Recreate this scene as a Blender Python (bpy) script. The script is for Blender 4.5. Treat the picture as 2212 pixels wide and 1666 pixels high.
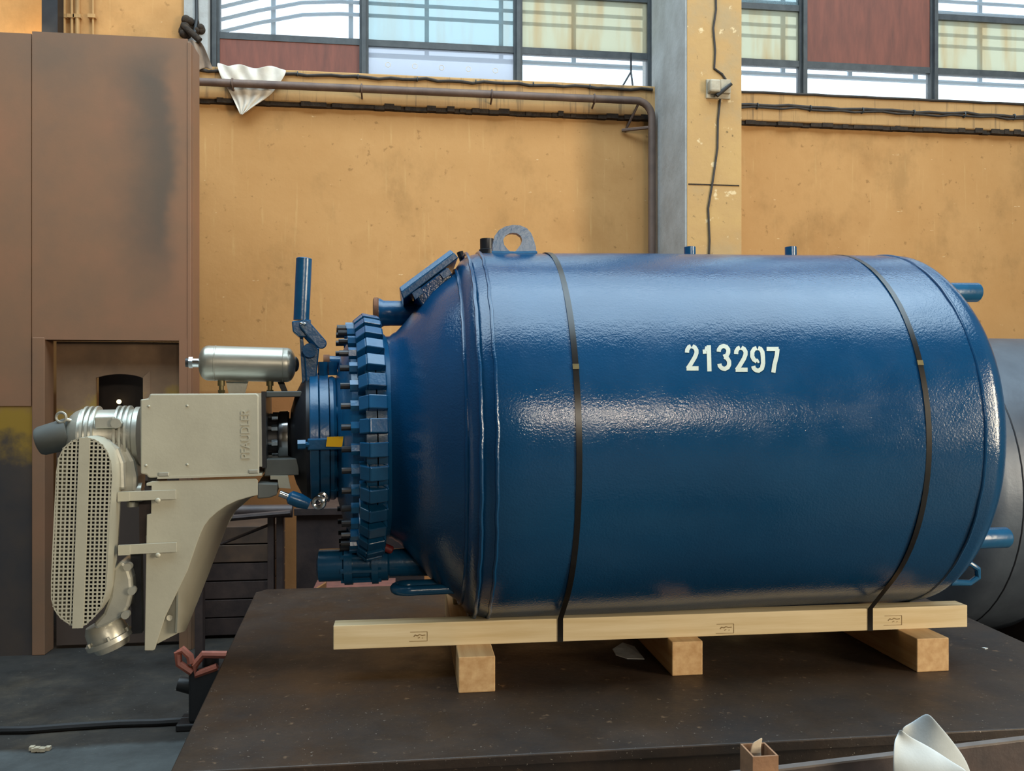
import bpy, bmesh, math, random
from mathutils import Vector, Matrix
random.seed(7)
PI = math.pi
for o in list(bpy.data.objects):
    bpy.data.objects.remove(o)
scene = bpy.context.scene
COL = scene.collection

# ------------------------------------------------------------------ camera
CH = 1.45                       # camera height above the hall floor
F = 1840.0                      # focal length in pixels of the 2212 x 1666 frame
CX, CY = 1106.0, 850.0          # principal column, horizon row
YAW = math.radians(7.0)
cam = bpy.data.cameras.new('camera')
cam.sensor_width = 36.0
cam.lens = 36.0 * F / 2212.0
cam.shift_y = (CY - 833.0) / 2212.0
cam.clip_end = 200
camo = bpy.data.objects.new('camera', cam)
COL.objects.link(camo)
camo.location = (0, 0, CH)
camo.rotation_euler = (PI / 2, 0, -YAW)
scene.camera = camo

# ------------------------------------------------------------------ view and world
scene.view_settings.view_transform = 'Standard'
scene.view_settings.look = 'None'
scene.view_settings.gamma = 1.0
scene.view_settings.use_curve_mapping = False
scene.view_settings.exposure = -0.12
scene.cycles.use_denoising = True
scene.cycles.max_bounces = 10
scene.cycles.transparent_max_bounces = 16
world = bpy.data.worlds.new('overcast_sky')
scene.world = world
world.use_nodes = True
wb = world.node_tree.nodes['Background']
wb.inputs[0].default_value = (0.80, 0.92, 1.0, 1)
wb.inputs[1].default_value = 2.6


def area(name, loc, target, sx, sy, power, color):
    l = bpy.data.lights.new(name, 'AREA')
    l.shape = 'RECTANGLE'
    l.size, l.size_y = sx, sy
    l.energy = power
    l.color = color
    o = bpy.data.objects.new(name, l)
    COL.objects.link(o)
    o.location = loc
    d = Vector(target) - Vector(loc)
    o.rotation_euler = d.to_track_quat('-Z', 'Y').to_euler()
    return o


# daylight of the hall: roof lights above, window rows in the wall behind the camera, the open gate on the right
for y, d, p in ((1.9, 4.6, 1380), (5.2, 1.0, 230)):
    area('roof_light', (0.5, y, 7.95), (0.5, y, 0), 12.0, d, p, (0.67, 0.87, 1.0))
for x in (1.85, 3.15, 4.4):
    area('rear_window_light', (x, -8.9, 3.95), (x, 0, 3.95), 0.36, 0.50, 125, (1.0, 0.88, 0.70))
area('gate_light', (6.7, -1.3, 2.3), (0, -1.3, 2.3), 2.2, 3.2, 760, (1.0, 0.86, 0.64))

# ------------------------------------------------------------------ projection helpers (build-time only)
cs, sn = math.cos(YAW), math.sin(YAW)


def ray(px, py):
    a, b = (px - CX) / F, (CY - py) / F
    return Vector((a * cs + sn, cs - a * sn, b))


def W(px, py, Y):
    """point of the hall on the vertical plane y = Y that this pixel looks at"""
    d = ray(px, py)
    t = Y / d.y
    return Vector((d.x * t, Y, CH + d.z * t))


def G(px, py, z):
    d = ray(px, py)
    t = (z - CH) / d.z
    return Vector((d.x * t, d.y * t, z))


# vessel frame: slightly tipped about the y axis;  head frame: lid and drive stand 6 degrees off the axis
Y0, Z0, R = 3.05, CH - 0.140, 0.646
MV = Matrix.Translation((1.0, Y0, Z0)) @ Matrix.Rotation(math.radians(-0.7), 4, 'Y') @ Matrix.Translation((-1.0, -Y0, -Z0))
MH = MV @ Matrix.Translation((-0.07, Y0, Z0)) @ Matrix.Rotation(math.radians(6.0), 4, 'Z') @ Matrix.Translation((0.07, -Y0, -Z0))
MVi, MHi = MV.inverted(), MH.inverted()


def LM(px, py, Y, Mi):
    o = Mi @ Vector((0, 0, CH))
    d = Mi.to_3x3() @ ray(px, py)
    t = (Y - o.y) / d.y
    return o + d * t


def V(px, py, Y=Y0):
    return LM(px, py, Y, MVi)


def H(px, py, Y=Y0):
    return LM(px, py, Y, MHi)


# ------------------------------------------------------------------ mesh builder
class B:
    def __init__(s):
        s.v, s.f = [], []

    def add(s, vs, fs):
        n = len(s.v)
        s.v += [Vector(p) for p in vs]
        s.f += [[i + n for i in q] for q in fs]
        return s

    def box(s, a, b, M=None):
        x0, y0, z0 = a
        x1, y1, z1 = b
        vs = [Vector(p) for p in ((x0, y0, z0), (x1, y0, z0), (x1, y1, z0), (x0, y1, z0), (x0, y0, z1), (x1, y0, z1), (x1, y1, z1), (x0, y1, z1))]
        if M:
            vs = [M @ p for p in vs]
        return s.add(vs, [(0, 3, 2, 1), (4, 5, 6, 7), (0, 1, 5, 4), (1, 2, 6, 5), (2, 3, 7, 6), (3, 0, 4, 7)])

    def cbox(s, c, sz, M=None):
        c, h = Vector(c), Vector(sz) / 2
        return s.box(c - h, c + h, M)

    def prism(s, pts, off):
        """closed polygon of 3D points swept by the vector off"""
        n = len(pts)
        pts = [Vector(p) for p in pts]
        off = Vector(off)
        nrm = Vector((0, 0, 0))
        for i in range(n):
            nrm += pts[i].cross(pts[(i + 1) % n])
        if nrm.dot(off) > 0:
            pts = pts[::-1]
        vs = pts + [p + off for p in pts]
        fs = [list(range(n)), list(range(2 * n - 1, n - 1, -1))]
        fs += [(i, i + n, (i + 1) % n + n, (i + 1) % n) for i in range(n)]
        fs = [f if k < 2 else f[::-1] for k, f in enumerate(fs)]
        return s.add(vs, fs)

    def lathe(s, prof, origin, axis=(1, 0, 0), n=48, caps=True):
        """prof: (distance along axis, radius)"""
        ax = Vector(axis).normalized()
        u = ax.orthogonal().normalized()
        w = ax.cross(u)
        o = Vector(origin)
        base = len(s.v)
        rings = []
        for t, r in prof:
            if r < 1e-6:
                rings.append([len(s.v)])
                s.v.append(o + ax * t)
            else:
                rings.append(list(range(len(s.v), len(s.v) + n)))
                s.v += [o + ax * t + (u * math.cos(2 * PI * k / n) + w * math.sin(2 * PI * k / n)) * r for k in range(n)]
        for A, C in zip(rings, rings[1:]):
            for k in range(n):
                k2 = (k + 1) % n
                if len(A) == 1 and len(C) == 1:
                    continue
                if len(A) == 1:
                    s.f.append([A[0], C[k2], C[k]])
                elif len(C) == 1:
                    s.f.append([A[k], A[k2], C[0]])
                else:
                    s.f.append([A[k], A[k2], C[k2], C[k]])
        if caps:
            if len(rings[0]) > 1:
                s.f.append(rings[0][::-1])
            if len(rings[-1]) > 1:
                s.f.append(list(rings[-1]))
        return s

    def cyl(s, a, b, r, r2=None, n=20):
        a, b = Vector(a), Vector(b)
        return s.lathe([(0, r), ((b - a).length, r if r2 is None else r2)], a, b - a, n)

    def hexa(s, a, b, r):
        return s.cyl(a, b, r, n=6)

    def torus(s, c, axis, Rr, r, n=32, m=10):
        ax = Vector(axis).normalized()
        u = ax.orthogonal().normalized()
        w = ax.cross(u)
        b = len(s.v)
        for i in range(n):
            d = u * math.cos(2 * PI * i / n) + w * math.sin(2 * PI * i / n)
            for j in range(m):
                p = 2 * PI * j / m
                s.v.append(Vector(c) + d * (Rr + r * math.cos(p)) + ax * r * math.sin(p))
        for i in range(n):
            for j in range(m):
                s.f.append([b + i * m + j, b + ((i + 1) % n) * m + j, b + ((i + 1) % n) * m + (j + 1) % m, b + i * m + (j + 1) % m])
        return s

    def tube(s, pts, r, n=10):
        pts = [Vector(p) for p in pts]
        rings = []
        u = None
        for i, p in enumerate(pts):
            d = (pts[min(i + 1, len(pts) - 1)] - pts[max(i - 1, 0)]).normalized()
            u = d.orthogonal().normalized() if u is None else (u - d * u.dot(d)).normalized()
            w = d.cross(u)
            rr = r[i] if isinstance(r, (list, tuple)) else r
            rings.append(list(range(len(s.v), len(s.v) + n)))
            s.v += [p + (u * math.cos(2 * PI * k / n) + w * math.sin(2 * PI * k / n)) * rr for k in range(n)]
        for A, C in zip(rings, rings[1:]):
            for k in range(n):
                s.f.append([A[k], A[(k + 1) % n], C[(k + 1) % n], C[k]])
        s.f.append(rings[0][::-1])
        s.f.append(list(rings[-1]))
        return s

    def sphere(s, c, r, n=16, sc=(1, 1, 1)):
        b = B()
        b.lathe([(-r * math.cos(PI * i / 10), r * math.sin(PI * i / 10)) for i in range(11)], (0, 0, 0), (0, 0, 1), n, False)
        return s.add([Vector((p.x * sc[0], p.y * sc[1], p.z * sc[2])) + Vector(c) for p in b.v], b.f)

    def sweep(s, pts, wdir, width, thick):
        """flat band along pts; wdir = direction of its width"""
        pts = [Vector(p) for p in pts]
        wd = Vector(wdir).normalized() * width / 2
        rings = []
        for i, p in enumerate(pts):
            d = (pts[min(i + 1, len(pts) - 1)] - pts[max(i - 1, 0)]).normalized()
            nn = d.cross(wd).normalized() * thick / 2
            rings.append(list(range(len(s.v), len(s.v) + 4)))
            s.v += [p - wd - nn, p + wd - nn, p + wd + nn, p - wd + nn]
        for A, C in zip(rings, rings[1:]):
            for k in range(4):
                s.f.append([A[k], A[(k + 1) % 4], C[(k + 1) % 4], C[k]])
        s.f.append(rings[0][::-1])
        s.f.append(list(rings[-1]))
        return s

    def mesh(s, name, m=None, M=None, smooth=True, ang=35):
        me = bpy.data.meshes.new(name)
        me.from_pydata([(M @ p if M else p)[:] for p in s.v], [], s.f)
        bm = bmesh.new()
        bm.from_mesh(me)
        bmesh.ops.recalc_face_normals(bm, faces=bm.faces)
        bm.to_mesh(me)
        bm.free()
        if m:
            me.materials.append(m)
        if smooth:
            me.shade_smooth()
            me.set_sharp_from_angle(angle=math.radians(ang))
        return me

    def obj(s, name, m, parent=None, M=None, bevel=0, smooth=True, ang=35, kind=None):
        o = bpy.data.objects.new(name, s.mesh(name, m, M, smooth, ang))
        COL.objects.link(o)
        if parent:
            o.parent = parent
        if bevel:
            md = o.modifiers.new('edge', 'BEVEL')
            md.width = bevel
            md.segments = 2
            md.limit_method = 'ANGLE'
            md.angle_limit = math.radians(40)
        if kind:
            o['kind'] = kind
        return o


def tag(o, label, cat, group=None):
    o['label'] = label
    o['category'] = cat
    if group:
        o['group'] = group
    return o


def thing(name, label, cat, group=None):
    o = bpy.data.objects.new(name, None)
    COL.objects.link(o)
    o.empty_display_size = 0.1
    return tag(o, label, cat, group)


def struct(name, label=None):
    o = bpy.data.objects.new(name, None)
    COL.objects.link(o)
    o['kind'] = 'structure'
    if label:
        o['label'] = label
    return o


def part(b, name, m, parent, **k):
    return b.obj(name, m, parent, **k)


def lerp(a, b, t):
    return a + (b - a) * t


# ------------------------------------------------------------------ materials
def srgb(r, g, b):
    f = lambda c: c / 12.92 if c <= 0.04045 else ((c + 0.055) / 1.055) ** 2.4
    return (f(r / 255), f(g / 255), f(b / 255), 1)


class N:
    """tiny node-graph helper"""
    def __init__(s, name):
        s.m = bpy.data.materials.new(name)
        s.m.use_nodes = True
        s.t = s.m.node_tree
        s.p = s.t.nodes['Principled BSDF']
        s.pos = s.t.nodes.new('ShaderNodeNewGeometry').outputs['Position']

    def n(s, typ, **k):
        nd = s.t.nodes.new(typ)
        for a, v in k.items():
            setattr(nd, a, v)
        return nd

    def link(s, a, b):
        s.t.links.new(a, b)

    def noise(s, scale, detail=4, stretch=(1, 1, 1), rough=0.6, off=(0, 0, 0)):
        mp = s.n('ShaderNodeMapping')
        mp.inputs['Scale'].default_value = stretch
        mp.inputs['Location'].default_value = off
        s.link(s.pos, mp.inputs['Vector'])
        nz = s.n('ShaderNodeTexNoise')
        nz.inputs['Scale'].default_value = scale
        nz.inputs['Detail'].default_value = detail
        nz.inputs['Roughness'].default_value = rough
        s.link(mp.outputs[0], nz.inputs['Vector'])
        return nz.outputs['Fac']

    def ramp(s, fac, stops):
        r = s.n('ShaderNodeValToRGB')
        el = r.color_ramp.elements
        while len(el) < len(stops):
            el.new(0.5)
        for e, (p, c) in zip(el, stops):
            e.position = p
            e.color = c if len(c) == 4 else (*c, 1)
        s.link(fac, r.inputs[0])
        return r.outputs[0]

    def rng(s, fac, a, b, c=0.0, d=1.0, smooth=True):
        r = s.n('ShaderNodeMapRange')
        r.interpolation_type = 'SMOOTHSTEP' if smooth else 'LINEAR'
        for k, v in zip(('From Min', 'From Max', 'To Min', 'To Max'), (a, b, c, d)):
            r.inputs[k].default_value = v
        s.link(fac, r.inputs['Value'])
        return r.outputs[0]

    def math(s, op, a, b=None):
        m = s.n('ShaderNodeMath', operation=op)
        for i, v in enumerate((a, b)):
            if v is None:
                continue
            if isinstance(v, (int, float)):
                m.inputs[i].default_value = v
            else:
                s.link(v, m.inputs[i])
        return m.outputs[0]

    def xyz(s):
        q = s.n('ShaderNodeSeparateXYZ')
        s.link(s.pos, q.inputs[0])
        return q.outputs

    def mix(s, fac, a, b, mode='MIX'):
        m = s.n('ShaderNodeMix', data_type='RGBA', blend_type=mode)
        for i, v in ((0, fac), (6, a), (7, b)):
            if isinstance(v, (int, float)):
                m.inputs[i].default_value = v
            elif isinstance(v, tuple):
                m.inputs[i].default_value = v
            else:
                s.link(v, m.inputs[i])
        return m.outputs[2]

    def base(s, c):
        if isinstance(c, tuple):
            s.p.inputs['Base Color'].default_value = c
        else:
            s.link(c, s.p.inputs['Base Color'])
        return s

    def set(s, rough=None, metal=None, spec=None):
        for k, v in (('Roughness', rough), ('Metallic', metal), ('Specular IOR Level', spec)):
            if v is None:
                continue
            if isinstance(v, (int, float)):
                s.p.inputs[k].default_value = v
            else:
                s.link(v, s.p.inputs[k])
        return s

    def bump(s, h, strength=0.2, dist=0.01):
        b = s.n('ShaderNodeBump')
        b.inputs['Strength'].default_value = strength
        b.inputs['Distance'].default_value = dist
        s.link(h, b.inputs['Height'])
        s.link(b.outputs[0], s.p.inputs['Normal'])
        return s


def simple(name, c1, c2=None, scale=6.0, rough=0.5, metal=0.0, bump=0.0, bscale=None, stretch=(1, 1, 1), lo=0.35, hi=0.7, spec=0.5):
    g = N(name)
    if c2 is None:
        c2 = tuple(min(1, x * 0.78) for x in c1[:3]) + (1,)
    nz = g.noise(scale, 5, stretch)
    g.base(g.ramp(nz, [(lo, c1), (hi, c2)])).set(rough, metal, spec)
    if bump:
        g.bump(g.noise(bscale or scale * 4, 4, stretch), bump, 0.01)
    return g.m


MT = {}
# glossy blue enamel with orange peel and brushed runs
g = N('blue_enamel')
c = g.ramp(g.noise(3.0, 4), [(0.3, srgb(12, 55, 90)), (0.75, srgb(16, 63, 100))])
g.base(c).set(g.rng(g.noise(9, 3), 0.3, 0.7, 0.12, 0.22), 0.0, 0.5)
h = g.math('ADD', g.math('MULTIPLY', g.noise(150, 2), 0.55), g.math('MULTIPLY', g.noise(26, 2, (1, 1, 1.5)), 0.45))
g.bump(h, 0.34, 0.004)
MT['blue'] = g.m
MT['blue_part'] = simple('blue_enamel_fittings', srgb(18, 78, 116), srgb(14, 66, 101), 8, 0.25, 0, 0.08, 60)
MT['cover'] = simple('beige_grey_paint', srgb(170, 166, 149), srgb(158, 154, 138), 5, 0.45, 0.15, 0.04, 90)
MT['silver'] = simple('silver_paint', srgb(178, 176, 164), srgb(160, 158, 148), 8, 0.36, 0.55, 0.05, 60)
MT['steel'] = simple('bright_steel', srgb(215, 215, 215), srgb(190, 190, 190), 20, 0.16, 1.0)
MT['tank'] = simple('brushed_steel_tank', srgb(172, 168, 156), srgb(158, 154, 142), 10, 0.34, 0.75, 0.03, 80, (1, 8, 8))
MT['black'] = simple('black_rubber', srgb(28, 28, 30), srgb(20, 20, 22), 10, 0.5)
MT['blacksteel'] = simple('blackened_steel', srgb(38, 38, 42), srgb(26, 26, 30), 10, 0.4, 0.3)
MT['greycap'] = simple('dark_grey_plastic', srgb(84, 86, 82), srgb(72, 74, 72), 10, 0.6)
MT['white'] = simple('stencil_white', srgb(186, 192, 180), srgb(168, 176, 168), 30, 0.5)
MT['yellow'] = simple('yellow_tag', srgb(255, 196, 8), srgb(252, 186, 4), 10, 0.45)
MT['strap'] = simple('black_strapping_band', srgb(30, 28, 26), srgb(22, 20, 20), 30, 0.3, 0.2)
MT['rust'] = simple('rusty_bore', srgb(120, 72, 36), srgb(84, 50, 28), 30, 0.8)
MT['red'] = simple('red_cap', srgb(120, 34, 34), srgb(100, 28, 28), 20, 0.5)
MT['brass'] = simple('dull_brass', srgb(120, 108, 74), srgb(96, 86, 58), 30, 0.4, 0.6)
MT['cloth'] = simple('white_cloth', srgb(178, 186, 190), srgb(160, 168, 172), 9, 0.85, 0, 0.06, 200)
MT['tan'] = simple('rusty_tan_tube', srgb(150, 112, 82), srgb(120, 88, 66), 14, 0.6, 0.1, 0.1, 60)
MT['railgrey'] = simple('pale_grey_rail', srgb(112, 104, 100), srgb(92, 84, 80), 9, 0.5, 0.2)
MT['film'] = simple('white_plastic_sheet', srgb(216, 206, 192), srgb(198, 186, 168), 9, 0.4, 0, 0.1, 40)
MT['tarp'] = simple('grey_brown_canvas', srgb(150, 130, 112), srgb(118, 100, 86), 9, 0.8)
MT['concrete'] = simple('grey_concrete', srgb(176, 176, 174), srgb(156, 154, 150), 5, 0.85, 0, 0.3, 30)
MT['frame'] = simple('window_frame_paint', srgb(70, 74, 76), srgb(52, 56, 60), 12, 0.6)
MT['rail'] = simple('bloom_paled_steel', srgb(128, 150, 164), srgb(112, 134, 150), 6, 0.6)  # pale tone takes in the window bloom, put into the colour
MT['pipe'] = simple('brown_painted_pipe', srgb(112, 90, 78), srgb(88, 70, 62), 7, 0.6, 0, 0.1, 50)
MT['cable'] = simple('dark_dusty_cable', srgb(58, 50, 44), srgb(42, 36, 32), 20, 0.7)
MT['boxgrey'] = simple('old_ivory_plastic', srgb(176, 164, 142), srgb(150, 138, 118), 15, 0.6)
MT['orange'] = simple('orange_red_paint', srgb(150, 84, 66), srgb(126, 70, 56), 20, 0.5)
MT['trestle'] = simple('brown_trestle_steel', srgb(72, 58, 54), srgb(50, 42, 42), 9, 0.5, 0.2, 0.1, 40)
MT['plank'] = simple('old_orange_board', srgb(150, 96, 52), srgb(124, 78, 44), 9, 0.7)
MT['oldboard'] = simple('dim_brown_board', srgb(84, 62, 46), srgb(64, 48, 38), 9, 0.7)
MT['bgsteel'] = simple('dark_mill_steel', srgb(84, 92, 102), srgb(66, 72, 82), 3, 0.42, 0.3, 0.1, 30)
MT['brownboard'] = simple('red_brown_board', srgb(122, 70, 56), srgb(98, 58, 48), 3, 0.7, 0, 0.05, 40, (6, 6, 1))
MT['hatch'] = simple('dark_brown_liner', srgb(58, 48, 42), srgb(44, 38, 34), 6, 0.85)  # even dark brown for the sheet behind the hatch opening

# ochre plaster wall with runs, scuffs and a browner dado
g = N('ochre_plaster')
x, y, z = g.xyz()
n1 = g.noise(1.1, 6)
n2 = g.noise(5.0, 5, (6, 6, 0.35))
c = g.ramp(n1, [(0.30, srgb(180, 132, 80)), (0.55, srgb(188, 141, 89)), (0.78, srgb(166, 119, 70))])
c = g.mix(g.rng(n2, 0.58, 0.78, 0, 0.5), c, srgb(212, 176, 118))
c = g.mix(g.rng(g.noise(16, 4), 0.64, 0.72, 0, 0.6), c, srgb(136, 98, 58))
c = g.mix(g.rng(g.noise(2.3, 6, (1, 1, 0.7), 0.7, (5, 2, 1)), 0.50, 0.72, 0, 0.5), c, srgb(150, 112, 68))
c = g.mix(g.rng(g.noise(34, 3, (0.3, 1, 1)), 0.72, 0.76, 0, 0.7), c, srgb(222, 192, 146))
c = g.mix(g.rng(z, CH - 0.02, CH + 0.03, 1, 0), c, srgb(150, 100, 58))
g.base(c).set(0.85, 0, 0.25)
g.bump(g.noise(14, 6), 0.25, 0.01)
MT['wall'] = g.m
# sill band: same paint, dirt runs down from the sill
g = N('dirty_ochre_band')
n2 = g.noise(4.0, 5, (9, 9, 0.5))
c = g.ramp(g.noise(2.0, 5), [(0.3, srgb(188, 148, 98)), (0.7, srgb(168, 130, 86))])
c = g.mix(g.rng(n2, 0.52, 0.72, 0, 0.75), c, srgb(122, 98, 72))
g.base(c).set(0.85, 0, 0.25).bump(g.noise(14, 6), 0.3, 0.01)
MT['band'] = g.m
MT['dirt'] = simple('black_grime', srgb(58, 44, 30), srgb(34, 26, 20), 30, 0.95, 0, 0.5, 60)
# column front: pale ochre, patched
g = N('patched_column_paint')
c = g.ramp(g.noise(2.2, 6), [(0.3, srgb(190, 154, 100)), (0.52, srgb(180, 144, 96)), (0.72, srgb(164, 142, 108))])
c = g.mix(g.rng(g.noise(11, 5, off=(3, 1, 2)), 0.62, 0.68, 0, 0.8), c, srgb(222, 198, 156))
c = g.mix(g.rng(g.noise(30, 3), 0.68, 0.75, 0, 0.8), c, srgb(96, 78, 56))
g.base(c).set(0.85, 0, 0.25).bump(g.noise(18, 6), 0.3, 0.01)
MT['column'] = g.m
# red-brown primer sheet of the booth, with dark overspray clouds
g = N('brown_primer_sheet')
c = g.ramp(g.noise(1.3, 5), [(0.32, srgb(142, 98, 72)), (0.52, srgb(128, 94, 70)), (0.72, srgb(112, 88, 70))])
x, y, z = g.xyz()
wob = g.rng(g.noise(1.6, 4), 0.25, 0.75, -0.12, 0.12, False)
xw = g.math('ADD', x, wob)
zw = g.math('ADD', z, wob)
xa_, xb_, xc_ = W(190, 300, 5.0).x, W(335, 300, 5.0).x, W(385, 300, 5.0).x
band = g.math('MULTIPLY', g.rng(xw, xa_, xb_), g.rng(xw, xb_, xc_, 1, 0))
band = g.math('MULTIPLY', band, g.math('MULTIPLY', g.rng(zw, CH + 0.35, CH + 0.95), g.rng(zw, CH + 1.75, CH + 2.0, 1, 0)))
c = g.mix(g.math('MULTIPLY', band, 0.75), c, srgb(76, 70, 62))
g.base(c).set(0.6, 0, 0.4).bump(g.noise(60, 3), 0.06, 0.005)
MT['primer'] = g.m
# lower booth sheet: dark at the bottom, brown at the top, a sprayed yellow cloud between
g = N('dark_sheet_with_yellow_overspray')
x, y, z = g.xyz()
c = g.ramp(g.noise(2.5, 5), [(0.3, srgb(48, 46, 48)), (0.7, srgb(70, 58, 50))])
zz = g.math('ADD', z, g.rng(g.noise(3.0, 5), 0.2, 0.8, -0.16, 0.16, False))
c = g.mix(g.rng(zz, 1.10, 1.22), c, srgb(140, 108, 36))
c = g.mix(g.rng(zz, 1.30, 1.46), c, srgb(126, 92, 66))
g.base(c).set(0.6, 0, 0.4)
MT['lowsheet'] = g.m
g = N('burnt_door_sheet')
c = g.ramp(g.noise(2.0, 6), [(0.3, srgb(152, 122, 92)), (0.5, srgb(126, 98, 74)), (0.75, srgb(88, 72, 58))])
c = g.mix(g.rng(g.noise(9, 4), 0.66, 0.72, 0, 0.6), c, srgb(160, 140, 112))
x, y, z = g.xyz()
zz = g.math('ADD', z, g.rng(g.noise(3.0, 5), 0.2, 0.8, -0.16, 0.16, False))
c = g.mix(g.math('MULTIPLY', g.rng(zz, 1.36, 1.42, 1, 0), 0.7), c, srgb(156, 124, 48))
c = g.mix(g.rng(zz, 1.16, 1.26, 1, 0), c, srgb(74, 60, 52))
g.base(c).set(0.6, 0, 0.4)
MT['burnt'] = g.m
# steel plate of the table: brown-black mill scale with scuffs
g = N('scaled_steel_plate')
c = g.ramp(g.noise(2.6, 8, rough=0.7), [(0.30, srgb(66, 50, 38)), (0.48, srgb(52, 41, 34)), (0.70, srgb(34, 31, 32))])
c = g.mix(g.rng(g.noise(26, 5), 0.64, 0.74, 0, 0.7), c, srgb(122, 98, 76))
c = g.mix(g.rng(g.noise(140, 2), 0.70, 0.76, 0, 0.8), c, srgb(150, 140, 128))
g.base(c).set(g.rng(g.noise(5, 4), 0.3, 0.7, 0.42, 0.62), 0.35, 0.5)
g.bump(g.noise(40, 5), 0.25, 0.004)
MT['plate'] = g.m
g = N('oily_concrete_floor')
x, y, z = g.xyz()
nf = g.noise(2.4, 8, rough=0.7)
c = g.ramp(nf, [(0.30, srgb(64, 56, 46)), (0.48, srgb(42, 38, 34)), (0.72, srgb(24, 23, 22))])
yw = g.math('ADD', y, g.rng(g.noise(2.0, 5), 0.2, 0.8, -0.06, 0.06, False))
c = g.mix(g.rng(yw, 3.66, 3.72, 1, 0), c, g.ramp(nf, [(0.3, srgb(82, 86, 86)), (0.7, srgb(54, 56, 56))]))
c = g.mix(g.rng(g.noise(60, 3), 0.66, 0.74, 0, 0.6), c, srgb(120, 116, 108))
g.base(c).set(g.rng(g.noise(3, 4), 0.3, 0.7, 0.5, 0.8), 0, 0.4)
g.bump(g.noise(20, 6), 0.3, 0.01)
MT['floor'] = g.m
MT['ceil'] = simple('ceiling_grey', srgb(92, 92, 92), srgb(80, 80, 80), 2, 0.9)
MT['hall'] = simple('hall_wall_ochre', srgb(92, 82, 66), srgb(80, 70, 56), 1, 0.9)


def wood(name, ca, cb, axis):
    g = N(name)
    st = [14.0, 14.0, 14.0]
    st[axis] = 0.8
    nz = g.noise(3.0, 5, tuple(st), 0.55)
    c = g.ramp(nz, [(0.30, ca), (0.66, cb)])
    kn = g.noise(9.0, 2, tuple(0.45 if i == axis else 1 for i in range(3)))
    c = g.mix(g.rng(kn, 0.71, 0.76, 0, 0.7), c, srgb(136, 92, 48))
    g.base(c).set(0.65, 0, 0.3).bump(nz, 0.12, 0.004)
    return g.m


MT['wood_long'] = wood('pine_timber', srgb(206, 190, 158), srgb(188, 168, 130), 0)
MT['wood_cross'] = wood('pine_block', srgb(196, 164, 122), srgb(174, 138, 96), 1)
MT['stamp'] = simple('stamp_ink', srgb(120, 98, 62), srgb(140, 116, 78), 60, 0.8)


def pane_mat(name, tint, body, rust=0.0, stretch=(1, 1, 1)):
    """dirty or frosted sheet: part clear, part scattering"""
    m = bpy.data.materials.new(name)
    m.use_nodes = True
    t = m.node_tree
    t.nodes.clear()
    out = t.nodes.new('ShaderNodeOutputMaterial')
    tr = t.nodes.new('ShaderNodeBsdfTransparent')
    tr.inputs[0].default_value = tint
    tl = t.nodes.new('ShaderNodeBsdfTranslucent')
    gl = t.nodes.new('ShaderNodeBsdfGlossy')
    gl.inputs['Roughness'].default_value = 0.08
    m1 = t.nodes.new('ShaderNodeMixShader')
    m2 = t.nodes.new('ShaderNodeMixShader')
    m2.inputs[0].default_value = 0.05
    geo = t.nodes.new('ShaderNodeNewGeometry')
    mp = t.nodes.new('ShaderNodeMapping')
    mp.inputs['Scale'].default_value = (5, 5, 0.6)
    nz = t.nodes.new('ShaderNodeTexNoise')
    nz.inputs['Scale'].default_value = 2.4
    nz.inputs['Detail'].default_value = 5
    rp = t.nodes.new('ShaderNodeValToRGB')
    rp.color_ramp.elements[0].position = 0.45
    rp.color_ramp.elements[0].color = tint
    rp.color_ramp.elements[1].position = 0.75
    rp.color_ramp.elements[1].color = tuple(lerp(a, b, rust) for a, b in zip(tint[:3], srgb(200, 150, 70)[:3])) + (1,)
    L = t.links.new
    L(geo.outputs['Position'], mp.inputs['Vector'])
    L(mp.outputs[0], nz.inputs['Vector'])
    L(nz.outputs['Fac'], rp.inputs[0])
    L(rp.outputs[0], tr.inputs[0])
    L(rp.outputs[0], tl.inputs[0])
    m1.inputs[0].default_value = body
    L(tr.outputs[0], m1.inputs[1])
    L(tl.outputs[0], m1.inputs[2])
    L(m1.outputs[0], m2.inputs[1])
    L(gl.outputs[0], m2.inputs[2])
    L(m2.outputs[0], out.inputs[0])
    return m


MT['clear'] = pane_mat('dusty_clear_glass', (0.96, 0.98, 1.0, 1), 0.08)
MT['greenish'] = pane_mat('greenish_sheet_glass', (0.60, 0.69, 0.71, 1), 0.2, 0.1)
MT['yellowed'] = pane_mat('yellowed_ribbed_sheet', (0.66, 0.66, 0.56, 1), 0.35, 0.35)
MT['bubble'] = pane_mat('milky_plastic_film', (0.68, 0.71, 0.76, 1), 0.4)

# ================================================================== the hall
YW = 6.2                                   # face of the back wall
XL, XR, YR, ZT = -7.0, 6.9, -9.2, 8.2
o = B().box((XL, YR, -0.12), (XR, YW + 0.4, 0)).obj('floor', MT['floor'], smooth=False)
o['kind'] = 'structure'
o = B().box((XL, YR, ZT), (XR, YW + 0.4, ZT + 0.15)).obj('ceiling', MT['ceil'], smooth=False)
o['kind'] = 'structure'
for nm, a, b in (('wall_left', (XL - 0.2, YR, 0), (XL, YW, ZT)), ('wall_right', (XR, YR, 0), (XR + 0.2, YW, ZT)),
                 ('wall_rear', (XL, YR - 0.2, 0), (XR, YR, ZT))):
    o = B().box(a, b).obj(nm, MT['hall'], smooth=False)
    o['kind'] = 'structure'
SILL, GRV, MUN, MUN2, WTOP = CH + 2.285, CH + 2.045, CH + 2.556, CH + 2.985, CH + 5.35
XJ = W(450, 100, YW).x                     # left jamb of the window row
XC0, XC1, YC = 1.826, 2.216, 5.46          # column: faces and its front
T = 0.30
o = B().box((XL, YW, 0), (XR, YW + T, GRV - 0.012)).obj('wall_back', MT['wall'], smooth=False)
o['kind'] = 'structure'
o['label'] = 'ochre plaster wall below the window row'
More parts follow.
